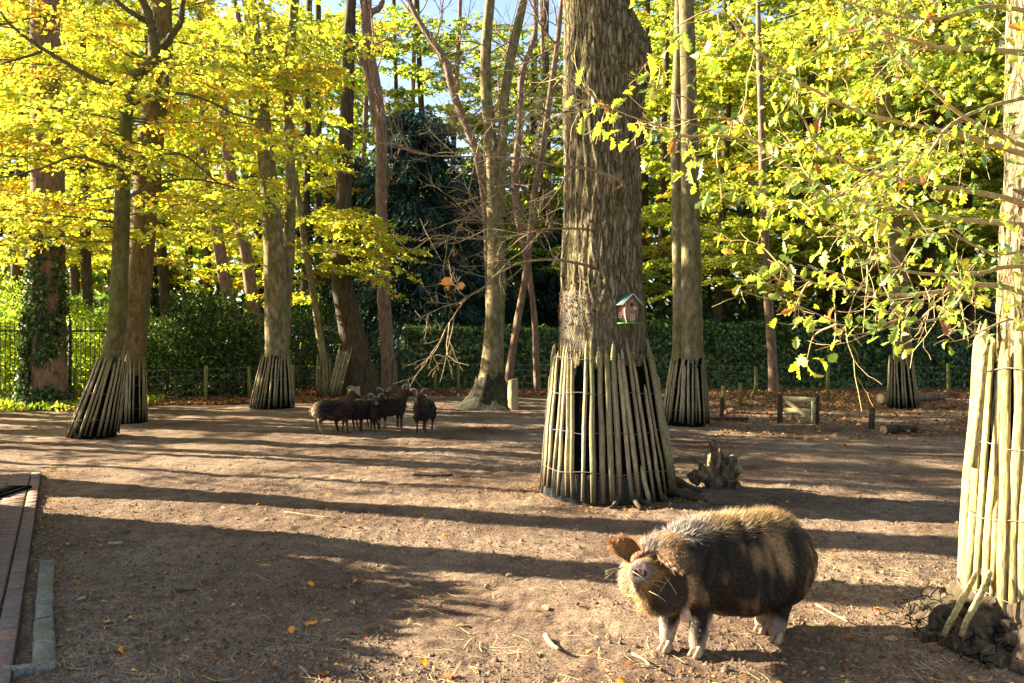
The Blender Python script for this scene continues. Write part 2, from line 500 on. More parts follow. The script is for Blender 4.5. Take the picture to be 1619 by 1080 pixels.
def leaves_np(P, U, Nn, L, Wd, C, fold=.18):
    n = len(P)
    U = U / (np.linalg.norm(U, axis=1)[:, None] + 1e-9)
    Sd = np.cross(U, Nn); Sd /= np.linalg.norm(Sd, axis=1)[:, None] + 1e-9
    Nn = np.cross(Sd, U)
    L = np.broadcast_to(L, (n,))[:, None]; Wd = np.broadcast_to(Wd, (n,))[:, None]
    a = P
    b = P + U * L * .45 + Sd * Wd * .5 + Nn * Wd * fold
    c = P + U * L - Nn * L * .08
    d = P + U * L * .45 - Sd * Wd * .5 + Nn * Wd * fold
    V = np.stack([a, b, c, d], 1).reshape(-1, 3)
    F = np.arange(4 * n).reshape(n, 4)
    return V, F, np.repeat(C, 4, 0)

def pick(rng, pals, w, n):
    allc = []; ws = []
    for p, ww in zip(pals, w):
        for c in p: allc.append(c); ws.append(ww / len(p))
    allc = np.array(allc); ws = np.array(ws) / sum(ws)
    c = allc[rng.choice(len(allc), n, p=ws)]
    return c * rng.uniform(.8, 1.15, (n, 1))

def spray(rng, fol, tw, start, az, L, rise, droop, width, n, ls, pals, w, tilt=.6, axr=.012, ntw=26):
    start = np.asarray(start, float)
    d = np.array([math.cos(az), math.sin(az), 0]); sdv = np.array([-d[1], d[0], 0])
    bend = rng.uniform(-.25, .25)
    def ax(u):
        u = np.asarray(u)[..., None]
        return start + d * L * u + sdv * bend * L * u ** 2 + np.array([0, 0, 1.0]) * (rise * u - droop * u ** 2)
    uk = np.sort(rng.uniform(.12, 1.0, ntw))
    side = np.where(np.arange(ntw) % 2, 1, -1)
    ang = az + side * rng.uniform(.5, 1.0, ntw)
    td = np.stack([np.cos(ang), np.sin(ang), rng.uniform(-.22, .12, ntw)], -1)
    tl = width * (np.clip(1.15 - uk, 0, 1) ** .5) * np.clip(uk * 3, .3, 1) * rng.uniform(.6, 1.1, ntw)
    k = rng.integers(0, ntw, n); s = rng.uniform(.08, 1.0, n)
    P = ax(uk[k]) + td[k] * (s * tl[k])[:, None]
    P[:, 2] -= .16 * (s ** 2) * tl[k]
    P += rng.normal(0, .028, (n, 3))
    sgn = rng.choice([-1, 1], n)
    la = ang[k] + sgn * rng.uniform(.3, 1.1, n)
    U = np.stack([np.cos(la), np.sin(la), rng.normal(-.25, .35, n)], -1)
    Nn = np.stack([rng.normal(0, tilt, n), rng.normal(0, tilt, n), np.ones(n)], -1)
    Nn /= np.linalg.norm(Nn, axis=1)[:, None]
    C = pick(rng, pals, w, n) * rng.uniform(.72, 1.12)
    V, F, CC = leaves_np(P, U, Nn, ls * rng.uniform(.7, 1.2, n), ls * rng.uniform(.5, .8, n), C)
    fol.add(V, F, CC)
    if tw is not None:
        us = np.linspace(0, 1, 6)
        v, f = tube(ax(us), axr * (1.05 - us * .85), 4, False)
        tw.addf(v, f)
        a = ax(uk); b = a + td * tl[:, None] * .95; b[:, 2] -= .13 * tl
        mid = (a + b) / 2; mid[:, 2] += .03 * tl
        wv = np.array([0, 0, 1.0]) * axr * .28
        Vt = np.stack([a + wv, mid + wv, b, mid - wv, a - wv], 1).reshape(-1, 3)
        tw.add(Vt, np.arange(5 * ntw).reshape(ntw, 5))

def crown_sprays(rng, C, fol, tw, n, zr, Lr, pals, w, leaf=.085, nl=420, azr=(0, 2 * np.pi), drp=.5, rise=.5, tilt=.95, width=1.0, axr=.016, worange=None):
    """horizontal leafy branches springing from a trunk centreline C (x,y,z,r)"""
    for q in range(n):
        z = rng.uniform(*zr)
        k = np.argmin(abs(C[:, 2] - z))
        az = rng.uniform(*azr)
        L = rng.uniform(*Lr)
        ww = list(w)
        if worange and rng.random() < worange: ww[-1] = ww[-1] * 6 + .4
        m = int(nl * L / 3 * rng.uniform(.7, 1.3))
        spray(rng, fol, tw, (C[k, 0], C[k, 1], z), az, L, rng.uniform(0, rise) * L * .4, rng.uniform(.1, drp) * L * .3, width * L * .33, m, leaf, pals, ww, tilt, axr * L / 3)

def grow(rng, mb, p, d, L, r, depth, kids=4, tips=None, seg=5, wob=.25, grav=-.0, minr=.0025, spread=.9):
    """a branching limb: wandering axis with side shoots; tips collects end points"""
    n = max(6, int(L / .2) + 2)
    P = [np.asarray(p, float)]; d = np.asarray(d, float); d = d / np.linalg.norm(d)
    D = [d]
    for q in range(n - 1):
        d = d + rng.normal(0, wob * .35, 3) + np.array([0, 0, grav]); d /= np.linalg.norm(d)
        P.append(P[-1] + d * L / (n - 1)); D.append(d)
    P = np.array(P)
    rr = np.linspace(r, max(r * .35, minr), n)
    v, f = tube(P, rr, seg if r > .012 else 4 if r > .006 else 3, False)
    mb.addf(v, f)
    if tips is not None: tips.append((P[-1], D[-1], depth))
    if depth <= 0: return
    for q in range(kids):
        t = rng.uniform(.25, .98); k = min(int(t * (n - 1)), n - 2)
        pd = D[k]
        s = rng.normal(0, 1, 3); s -= pd * (s @ pd); s /= np.linalg.norm(s)
        nd = pd * rng.uniform(.5, 1.0) + s * spread * rng.uniform(.6, 1.1)
        grow(rng, mb, P[k], nd, L * rng.uniform(.3, .6) * (1.1 - .4 * t), max(rr[k] * .6, minr), depth - 1, max(2, kids - 1), tips, seg, wob * 1.2, grav, minr, spread)

def poly_branch(mb, pts, r0, r1, seg=7, n=None):
    P = catmull(pts, n or max(8, len(pts) * 5))
    P = P + np.random.default_rng(len(mb.V)).normal(0, r0 * .10, P.shape)
    v, f = tube(P, np.linspace(r0, r1, len(P)), seg)
    mb.addf(v, f)
    return P

# ------------------------------------------------------------------ pales and tree guards
def pale_mesh(name, seed, wd, ln, mat_):
    rng = np.random.default_rng(seed)
    rows = np.array([0, .22, .45, .68, .9, .955, 1.0])
    wdt = np.array([.85, 1.0, .95, .92, .88, .7, .12]) * rng.uniform(.9, 1.1, 7)
    off = np.cumsum(rng.normal(0, .11, 7)) * wd
    offy = rng.normal(0, .07, 7) * wd
    sec = np.array([(-.5, -.1), (-.32, -.34), (.3, -.38), (.5, -.05), (.1, .35)])
    sec = sec + rng.normal(0, .05, sec.shape)
    V = []
    for t, w_, ox, oy in zip(rows, wdt, off, offy):
        for sx, sy in sec: V.append((sx * wd * w_ + ox, sy * wd * w_ + oy, t * ln))
    k = 5
    F = [[r * k + a, r * k + (a + 1) % k, (r + 1) * k + (a + 1) % k, (r + 1) * k + a] for r in range(6) for a in range(k)]
    return mesh_np(name, V, [np.array(F), np.array([[4, 3, 2, 1, 0]]), np.array([[30, 31, 32, 33, 34]])], mat_)
PALES = {}
def pale_variants(key, wd, ln, mt, n=7):
    if key not in PALES:
        PALES[key] = [pale_mesh('pale', s * 11 + int(wd * 1000), wd * (.8 + .07 * s), ln, mt) for s in range(n)]
    return PALES[key]
def guard(loc, key, wd, ln, mt, n, rb, rt, label, group, top=(0, 0), ztop=1.5, rings=(.25, .6, .95, 1.3), seed=0, skip=0.0, zb=.0, netting=True, arc=None, sq=1.0, netr=1.0):
    """picket tree guard: pales leaning in a cone round a trunk, held by twisted wires"""
    rng = np.random.default_rng(seed)
    root = empty('tree_guard', loc, label, 'tree guard', group)
    vs = pale_variants(key, wd, ln, mt)
    tx, ty = top
    def pt(a, z, extra=0):
        t = z / ztop
        r = (rb * (1 - t) + rt * t) + .12 * rb * max(0, .35 - t) + extra
        return np.array([tx * t + r * math.cos(a), ty * t + r * math.sin(a) * sq, z])
    for q in range(n):
        a = 2 * np.pi * (q + rng.uniform(-.28, .28)) / n
        if arc and not (arc[0] < a % (2 * np.pi) < arc[1]): continue
        if rng.random() < skip: continue
        z0 = zb + rng.uniform(0, .10); z1 = ztop + rng.uniform(-.12, .08)
        if rng.random() < .12: z1 -= rng.uniform(.05, .3)
        da = rng.normal(0, .05)
        p, t = pt(a, z0, .012), pt(a + da, z1, .012)
        d = Vector(t - p); L = d.length; d.normalize()
        out = Vector((math.cos(a), math.sin(a), 0))
        xx = d.cross(out); xx.normalize(); yy = d.cross(xx)
        m = Matrix((xx, yy, d)).transposed().to_4x4()
        o = link('pale', vs[rng.integers(len(vs))], root)
        o.matrix_local = Matrix.Translation(Vector(p)) @ m @ Matrix.Scale(L / ln, 4, (0, 0, 1)) @ Matrix.Rotation(0 if rng.random() < .5 else math.pi, 4, 'Z')
    for z in rings:
        mb = MB(); aa = np.linspace(0, 2 * np.pi, 61)
        P = np.array([pt(a, z + .012 * math.sin(a * 7 + z * 9) , .012 + wd * .45 + .004 * math.sin(a * n)) for a in aa])
        v, f = tube(P, .0035 if ln < 1.4 or True else .003, 4, False)
        mb.addf(v, f)
        link('wire', mb.mesh('wire', M_WIRE), root)
    if netting:
        aa = np.linspace(0, 2 * np.pi, 49)[:-1]; zz = np.linspace(-.02, ztop * .90, 22)
        V = []
        for z in zz:
            for a in aa:
                p = pt(a, z, -wd * .55)
                e = .02 * fbm(a * 3, z * 5, seed, 2)
                V.append((p[0] * netr + math.cos(a) * e, p[1] * netr + math.sin(a) * e, z + .10 * float(vn(a * 5, seed)) * max(z / ztop, 0)))
        k = 48
        F = [[r * k + a, r * k + (a + 1) % k, (r + 1) * k + (a + 1) % k, (r + 1) * k + a] for r in range(21) for a in range(k)]
        link('netting', mesh_np('netting', V, [np.array(F)], M_NET, smooth=True), root)
    return root

# ------------------------------------------------------------------ beech-like and other trees in view
GRP_BG = 'dark trunks standing in the wood behind the hedge'
def tree(name, label, prof, Y, mt, seed=1, group=None, crown=None, extra=None, **kw):
    base = W(prof[0][0], prof[0][1], Y)
    root = empty(name, (base[0], Y, 0), label, 'tree', group)
    V, F, C = trunk_geo(prof, Y, seed=seed, **kw)
    mb = MB(); mb.add(V, F)
    part('trunk', mb, mt, root, smooth=True)
    rng = np.random.default_rng(seed * 13 + 5)
    if crown:
        fol, tw = MB(), MB()
        for c in crown: crown_sprays(rng, C, fol, tw, **c)
        part('foliage', fol, M_LEAF, root, kind='stuff')
        part('twigs', tw, M_DARKBRANCH, root, kind='stuff')
    if extra: extra(root, C, rng)
    return root, C

YEL = dict(pals=[PAL_Y, PAL_L, PAL_O], w=[.60, .46, .06], worange=.14)
LIME = dict(pals=[PAL_Y, PAL_L, PAL_G, PAL_O], w=[.36, .52, .22, .03], worange=.08)

# the great trunk in the middle
def big_extra(root, C, rng):
    # bare pale branches reaching left out of the great trunk
    specs = [([(1040, 310), (985, 290), (930, 268), (880, 262), (825, 252), (770, 248), (700, 247), (650, 240), (615, 215)], 8.9, .020, .004),
             ([(925, 420), (885, 412), (830, 414), (790, 432), (765, 455), (735, 475), (705, 520)], 8.4, .018, .004),
             ([(905, 360), (870, 362), (820, 372), (740, 378), (690, 372), (650, 395), (622, 370)], 8.3, .013, .003),
             ([(915, 170), (880, 178), (840, 172), (790, 190), (740, 200)], 8.6, .014, .003)]
    for pts, Y, r0, r1 in specs:
        mb = MB(); pp = [W(x, y, Y - .12 * k) for k, (x, y) in enumerate(pts)]
        pp[0] = W(940, pts[0][1] + 2, 9.1)
        P = poly_branch(mb, pp, r0, r1)
        part('branch', mb, M_BRANCH, root, smooth=True)
        tw = MB()
        for q in range(15):
            k = rng.integers(len(P) // 4, len(P))
            d = P[min(k, len(P) - 1)] - P[max(k - 2, 0)]; d /= np.linalg.norm(d) + 1e-9
            s = rng.normal(0, 1, 3) * [.4, .5, 1]
            grow(rng, tw, P[k], d * .9 + s * .65, rng.uniform(.35, .95), rng.uniform(.004, .0075), 2, 3, None, 4, .45, .02, .0018)
        part('twigs', tw, M_BRANCH, root, kind='stuff')
    # two orange leaves left hanging on the lowest branch
    for px, py, s, Y in ((708, 438, .13, 7.9), (734, 449, .09, 7.9)):
        lobed(root, W(px, py, Y), s, rng, maple=True, col=2, face=True)
    # a ring of dead ivy on the sunny side
    iv = MB(); n = 90
    a = rng.uniform(math.pi * 1.02, math.pi * 1.42, n); z = rng.uniform(1.75, 2.35, n)
    k = [np.argmin(abs(C[:, 2] - q)) for q in z]
    P = np.stack([C[k, 0] + (C[k, 3] + .04) * np.cos(a), C[k, 1] + (C[k, 3] + .04) * np.sin(a), z], -1)
    U = rng.normal(0, 1, (n, 3)); Nn = np.stack([np.cos(a), np.sin(a), rng.normal(0, .4, n)], -1)
    v, f, c = leaves_np(P, U, Nn, .035, .03, np.tile([.11, .045, .025], (n, 1)) * rng.uniform(.5, 1.4, (n, 1)))
    iv.add(v, f, c)
    part('dead_ivy', iv, M_LITTER, root, kind='stuff')
    # hexagonal wire mesh round the trunk above the guard
    wm = MB(); nr = 20; ncol = 96
    for r_ in range(nr):
        z0 = 1.55 + r_ * .032
        kk = np.argmin(abs(C[:, 2] - z0)); rr = C[kk, 3] + .035
        for c_ in range(ncol):
            if not (math.pi * .95 < 2 * np.pi * c_ / ncol < math.pi * 2.05): continue
            a0 = 2 * np.pi * (c_ + .5 * (r_ % 2)) / ncol
            for dd in (-1, 1):
                a1 = a0 + dd * np.pi / ncol
                p = np.array([C[kk, 0] + rr * math.cos(a0), C[kk, 1] + rr * math.sin(a0), z0])
                q = np.array([C[kk, 0] + rr * math.cos(a1), C[kk, 1] + rr * math.sin(a1), z0 + .032])
                wv = np.array([math.sin(a0), -math.cos(a0), 0]) * .0018
                wm.add([p - wv, p + wv, q + wv, q - wv], [[0, 1, 2, 3]])
    part('wire_mesh', wm, M_WIRE, root, kind='stuff')

# lobed leaves (oak / maple outline)
def lobed_mesh(kind, seed, mt_, colr):
    rng = np.random.default_rng(seed)
    if kind == 'oak':
        half = [(.02, 0), (.05, .10), (.16, .17), (.09, .27), (.13, .33), (.27, .42), (.14, .49), (.17, .55), (.31, .66), (.17, .73), (.20, .82), (.10, .93)]
    else:
        half = [(.02, 0), (.22, .06), (.30, .02), (.28, .18), (.46, .26), (.34, .36), (.50, .56), (.36, .54), (.26, .66), (.16, .58), (.18, .82), (.09, .80)]
    half = [(x * rng.uniform(.85, 1.2), y) for x, y in half]
    out = [(x, y) for x, y in half] + [(0, 1.0)] + [(-x * rng.uniform(.9, 1.1), y) for x, y in half[::-1]]
    c1, c2 = rng.uniform(-.5, .45), rng.uniform(-.9, .35)
    def lift(x, y): return abs(x) * (.35 + c1) + c2 * (y - .4) ** 2
    mid = [(0, y) for _, y in half[::2]]
    # fan strips either side of the midrib
    V = [(x, y, lift(x, y)) for x, y in out]; nO = len(V)
    for y in np.linspace(0, 1, 6)[:-1] : V.append((0, y, lift(0, y)))
    def nearest(y): return nO + min(4, max(0, int(round(y * 5))))
    F = []
    for a in range(nO - 1):
        y = (out[a][1] + out[a + 1][1]) / 2
        F.append([a, a + 1, nearest(y)])
    for a in range(nO - 1):
        m0, m1 = nearest((out[a - 1][1] + out[a][1]) / 2) if a else nO, nearest((out[a][1] + out[a + 1][1]) / 2)
        if m0 != m1: F.append([a, m1, m0])
    V = np.array(V)
    base, edge = np.array(colr[0]), np.array(colr[1])
    t = np.clip(abs(V[:, 0]) * 2.2 + rng.uniform(-.2, .2, len(V)), 0, 1)[:, None]
    return mesh_np('leaf', V, [np.array(F)], mt_, base * (1 - t) + edge * t)
LCOL = [((.50, .52, .05), (.60, .56, .06)), ((.24, .34, .06), (.36, .42, .07)), ((.75, .32, .04), (.60, .20, .03)),
        ((.14, .22, .06), (.20, .28, .07)), ((.60, .52, .06), (.58, .30, .05)), ((.30, .12, .05), (.22, .07, .04)), ((.42, .28, .16), (.32, .18, .09))]
M_BIGLEAF = leaf_mat('leaf_oak', .5, .05, .45)
LOB = {}
def lobed(parent, p, size, rng, maple=False, col=None, face=False, n=None, u=None, name='leaf', mt_=None):
    c = col if col is not None else rng.choice([0, 1, 2, 3, 4, 5], p=[.42, .28, .03, .17, .07, .03])
    key = ('maple' if maple else 'oak', int(c), int(rng.integers(7)), mt_.name if mt_ else '')
    if key not in LOB: LOB[key] = lobed_mesh(key[0], key[2] * 7 + c, mt_ or M_BIGLEAF, LCOL[c])
    o = link(name, LOB[key], parent)
    U = Vector(u if u is not None else (rng.normal(-.3, .6), rng.normal(0, .5), rng.normal(-.7, .5))).normalized()
    Nn = Vector(n if n is not None else ((rng.normal(0, .35), -1, rng.normal(.1, .35)) if face else (rng.normal(-.1, .6), rng.normal(-.35, .6), rng.normal(.7, .5))))
    X = U.cross(Nn).normalized(); Z = X.cross(U)
    m = Matrix((X, U, Z)).transposed().to_4x4()
    off = Vector(p) - (parent.location if parent is not None else Vector((0, 0, 0)))
    o.matrix_local = Matrix.Translation(off) @ m @ Matrix.Scale(size, 4)
    return o

BIGY = 9.3
bt_root, _ = tree('great_oak_tree', 'massive furrowed trunk in the middle carrying a small red bird house', [(965, 800, 150), (960, 720, 146), (955, 640, 138), (953, 545, 131), (952, 400, 122), (951, 250, 117), (949, 130, 114), (944, 40, 102), (938, -20, 96)], BIGY,
     M_OAKBARK, seed=3, extra=big_extra, seg=190, rows=330, flare=(.42, .22), lobes=.05, barkamp=.020, barkfreq=(15, 2.6), extend=4,
     bulge=[(-.15, W(0, 88, BIGY)[2], .42, .17), (math.pi * 1.25, W(0, 300, BIGY)[2], .25, .02)])
guard((W(962, 0, BIGY)[0], BIGY, 0), 'big', .056, 1.5, M_PALE, 46, .70, .515, 'broad skirt of mossy split pales round the massive middle trunk', 'picket guards round the trunks', top=(W(952, 0, BIGY)[0] - W(962, 0, BIGY)[0], 0),
      ztop=1.60, rings=(.32, .72, 1.12, 1.48), seed=5, zb=.02)

# left pair
T1Y, T2Y = 14.6, 16.9
def t1_extra(root, C, rng):
    br = [([(200, 140), (215, 120), (240, 100), (247, 88), (243, 60), (236, 25), (225, 0), (205, -25)], .115, .05, 14.6),
          ([(244, 92), (262, 70), (276, 50), (286, 32), (290, -10)], .075, .04, 14.6),
          ([(201, 136), (180, 132), (155, 128), (130, 115), (85, 88), (50, 66), (20, 42), (0, 20)], .055, .02, 14.2),
          ([(65, 82), (40, 90), (0, 102)], .03, .015, 14.0),
          ([(236, 36), (212, 22), (190, 8), (175, -10)], .06, .03, 14.4),
          ([(198, 260), (170, 262), (120, 248), (60, 268), (0, 282)], .035, .012, 13.8),
          ([(205, 255), (235, 248), (290, 246), (340, 286), (358, 292)], .032, .012, 14.2),
          ([(212, 165), (240, 150), (285, 148), (330, 160), (365, 178), (400, 188), (460, 192)], .035, .012, 14.3),
          ([(205, 310), (230, 298), (270, 286), (310, 284), (350, 292), (390, 302)], .035, .010, 14.1)]
    for pts, r0, r1, Y in br:
        mb = MB(); n = len(pts)
        P = poly_branch(mb, [W(x, y, Y - .08 * k if k else T1Y) for k, (x, y) in enumerate(pts)], r0, r1)
        part('branch', mb, M_DARKBRANCH, root, smooth=True)
        tw = MB()
        for q in range(5):
            k = rng.integers(2, len(P)); d = P[k] - P[k - 2]; d /= np.linalg.norm(d)
            grow(rng, tw, P[k], d * .8 + rng.normal(0, .6, 3), rng.uniform(.5, 1.1), .008, 1, 3, None, 4, .3, .0, .0025)
        part('twigs', tw, M_DARKBRANCH, root, kind='stuff')
tree('beech_tree', 'slim mossy trunk with a crooked fork, front one of the left pair', [(142, 695, 34), (154, 640, 33), (170, 580, 31), (184, 520, 28), (189, 430, 25), (193, 330, 23), (197, 250, 20), (200, 180, 18), (202, 136, 19), (206, 126, 15)], T1Y,
     M_MOSSY, seed=4, seg=36, rows=120, flare=(.5, .25), lobes=.10, extend=.05, extra=t1_extra,
     crown=[dict(n=24, zr=(2.9, 7.2), Lr=(2.0, 3.6), leaf=.10, nl=330, azr=(1.2, 5.4), **YEL), dict(n=8, zr=(3.4, 7.5), Lr=(1.8, 3.0), leaf=.10, nl=300, azr=(-1.2, 1.2), **YEL)])
tree('beech_tree', 'thick leaning trunk, rear one of the left pair', [(200, 672, 40), (203, 620, 40), (208, 560, 41), (217, 460, 41), (227, 350, 38), (236, 240, 38), (247, 150, 39), (254, 80, 38), (254, -20, 32)], T2Y,
     M_BROWNBARK, seed=6, seg=36, rows=120, flare=(.4, .25), lobes=.06,
     crown=[dict(n=28, zr=(4.2, 9.4), Lr=(2.0, 4.2), leaf=.10, nl=380, **YEL)])
guard((W(146, 0, T1Y)[0], T1Y, 0), 'small', .043, 1.3, M_PALE, 26, .38, .22, 'dark-footed picket skirt round the slim front trunk at left', 'picket guards round the trunks', top=(S(34, T1Y), 0), ztop=1.38, rings=(.3, .75, 1.15), seed=11)
guard((W(201, 0, T2Y)[0], T2Y, 0), 'small', .043, 1.3, M_PALE, 24, .34, .29, 'picket skirt round the thick leaning trunk at left', 'picket guards round the trunks', top=(.03, 0), ztop=1.32, rings=(.3, .75, 1.1), seed=12)

# ivy-clad tree far left
T0Y = 20.5
def ivy_extra(root, C, rng):
    fol = MB(); n = 5200
    z = rng.beta(1.1, 1.9, n) * 4.4; a = rng.uniform(math.pi, 2 * math.pi, n) + rng.normal(0, .2, n)
    keep = (fbm(a * 2.2, z * 1.2, 4, 3) > -.35 + z * .12); z, a = z[keep], a[keep]; n = len(z)
    k = [np.argmin(abs(C[:, 2] - q)) for q in z]
    rr = C[k, 3] * (1 + .35 * np.exp(-z / .4)) + rng.uniform(.02, .16, n)
    P = np.stack([C[k, 0] + rr * np.cos(a), C[k, 1] + rr * np.sin(a), z], -1)
    U = np.stack([rng.normal(0, .6, n), rng.normal(0, .4, n), rng.normal(-.8, .4, n)], -1)
    Nn = np.stack([np.cos(a), np.sin(a), np.full(n, .5)], -1) + rng.normal(0, .45, (n, 3))
    v, f, c = leaves_np(P, U, Nn, rng.uniform(.06, .11, n), rng.uniform(.06, .1, n), pick(rng, [PAL_DG, PAL_G], [.8, .2], n))
    fol.add(v, f, c); part('ivy', fol, M_EVER, root, kind='stuff')
tree('ivy_tree', 'stout ivy-covered trunk at the far left in front of the iron railing', [(75, 645, 62), (74, 560, 56), (75, 450, 54), (76, 320, 50), (74, 200, 46), (72, 80, 42), (70, -20, 38)], T0Y, M_PINK, seed=8, seg=36, rows=90, flare=(.3, .3), lobes=.07, extra=ivy_extra,
     crown=[dict(n=38, zr=(3.4, 10.5), Lr=(2.0, 4.0), leaf=.105, nl=380, **YEL)])

# third: guard trunk with twin stem
T3Y = 20.4
def t3_extra(root, C, rng):
    V, F, _ = trunk_geo([(446, 640, 18), (448, 560, 18), (452, 480, 18), (458, 380, 18), (459, 280, 17), (456, 180, 16), (458, 90, 14), (468, -20, 12)], T3Y + .35, seg=20, rows=70, seed=9, flare=(.3, .2))
    mb = MB(); mb.add(V, F); part('side_trunk', mb, M_BEECH, root, smooth=True)
    for pts, r0, r1 in (([(452, 150), (440, 110), (425, 60), (412, -10)], .12, .06), ([(405, 160), (390, 110), (382, 60), (370, -10)], .09, .05)):
        mb = MB(); poly_branch(mb, [W(x, y, T3Y) for x, y in pts], r0, r1); part('limb', mb, M_PINK, root, smooth=True)
tree('beech_tree', 'straight trunk with a thin twin stem rising from a wide picket skirt', [(430, 650, 50), (436, 600, 40), (438, 540, 36), (436, 460, 34), (432, 370, 31), (424, 280, 29), (416, 200, 26), (408, 110, 24), (398, 30, 22), (392, -20, 21)], T3Y, M_BEECH, seed=7, seg=36, rows=110, flare=(.7, .25), lobes=.06, extra=t3_extra,
     crown=[dict(n=44, zr=(3.6, 9.5), Lr=(1.8, 3.6), leaf=.105, nl=360, **YEL)])
guard((W(430, 0, T3Y)[0], T3Y, 0), 'small', .043, 1.3, M_PALE, 34, .50, .30, 'flared picket skirt round the straight trunk with a twin stem, behind the sheep', 'picket guards round the trunks', top=(.10, 0), ztop=1.34, rings=(.25, .7, 1.15), seed=13)

# sapling and its two guards
T4Y = 24.0
tree('sapling', 'thin curved sapling with low yellow branches behind the sheep', [(516, 626, 13), (513, 575, 13), (505, 530, 13), (496, 470, 12), (488, 420, 11), (480, 370, 10), (470, 300, 8)], T4Y, M_BEECH, seed=10, seg=14, rows=50, flare=(.2, .2),
     crown=[dict(n=16, zr=(3.0, 5.2), Lr=(2.0, 3.4), leaf=.10, nl=420, azr=(-.7, .5), drp=1.2, **YEL), dict(n=10, zr=(2.6, 5.2), Lr=(1.2, 2.4), leaf=.10, nl=420, azr=(2.0, 4.4), **YEL)])
guard((W(512, 0, T4Y)[0], T4Y, 0), 'small', .043, 1.3, M_PALE, 13, .19, .17, 'narrow upright picket sleeve round the thin sapling', 'picket guards round the trunks', ztop=1.18, rings=(.3, .95), seed=14, netting=False)
guard((W(526, 0, T4Y - .4)[0], T4Y - .4, 0), 'small', .043, 1.3, M_PALE, 11, .12, .17, 'picket sleeve leaning to the right beside the thin sapling', 'picket guards round the trunks', top=(.36, 0), ztop=1.4, rings=(.4, 1.0), seed=15, netting=False)

# pinkish trunks behind the railing
tree('pine_tree', 'reddish wavering trunk behind the railing left of the flared picket skirt', [(412, 625, 22), (406, 540, 21), (398, 470, 20), (388, 400, 18), (372, 330, 17), (360, 240, 16), (350, 150, 15), (338, 60, 14), (330, -20, 12)], 25.5, M_PINK, seed=16, seg=20, rows=70, flare=(.3, .2), lobes=.2)
tree('pine_tree', 'reddish trunk leaning left over the dark shrubs behind the railing', [(398, 615, 20), (384, 540, 20), (362, 470, 18), (350, 410, 16), (338, 330, 14), (320, 240, 12), (322, 120, 12), (310, -20, 10)], 27, M_PINK, seed=17, seg=20, rows=70, flare=(.3, .2), lobes=.2)
# thick dark leaning bole behind the sheep
def bare(n, z0, z1, mt_=None, L=(1.2, 3.0)):
    def f(root, C, rng):
        tw = MB()
        for q in range(n):
            z = rng.uniform(z0, z1); k = np.argmin(abs(C[:, 2] - z)); a = rng.uniform(0, 2 * np.pi)
            grow(rng, tw, C[k, :3], (math.cos(a), math.sin(a) * .5, rng.uniform(.1, 1.2)), rng.uniform(*L), rng.uniform(.02, .045), 2, 4, None, 4, .35, .03, .005)
        part('twigs', tw, mt_ or M_PINK, root, kind='stuff')
    return f
tree('leaning_tree', 'thick dark bole leaning left behind the sheep, with a broad flared foot', [(578, 628, 60), (570, 590, 50), (561, 550, 42), (553, 510, 38), (545, 470, 34), (540, 420, 30), (542, 340, 26), (548, 200, 22), (552, 60, 18), (556, -20, 16)], 24.4, M_DARKBARK, seed=18, seg=32, rows=80, flare=(.55, .3), lobes=.08)
# slender pink tree with a forked stem
def t7_extra(root, C, rng):
    mb = MB(); poly_branch(mb, [W(x, y, 26) for x, y in ((604, 215), (592, 180), (585, 130), (574, 95), (560, 60), (556, 20), (545, -20))], .13, .07); part('limb', mb, M_PINK, root, smooth=True)
    mb = MB(); poly_branch(mb, [W(x, y, 26) for x, y in ((582, 25), (590, 18), (602, 10), (606, -10))], .11, .07); part('limb', mb, M_PINK, root, smooth=True)
    bare(12, 5, 11)(root, C, rng)
tree('slender_tree', 'slender pinkish stem standing in an upright picket sleeve', [(616, 618, 26), (613, 560, 22), (608, 480, 20), (605, 400, 18), (603, 300, 18), (602, 210, 20), (594, 130, 17), (582, 70, 16), (578, 20, 14), (572, -20, 13)], 26.0, M_PINK, seed=19, seg=24, rows=90, flare=(.3, .3), lobes=.12, extra=t7_extra)
guard((W(616, 0, 26)[0], 26, 0), 'small', .043, 1.3, M_PALE, 14, .21, .20, 'upright picket sleeve round the slender pinkish stem', 'picket guards round the trunks', ztop=.98, rings=(.3, .8), seed=16, netting=False)

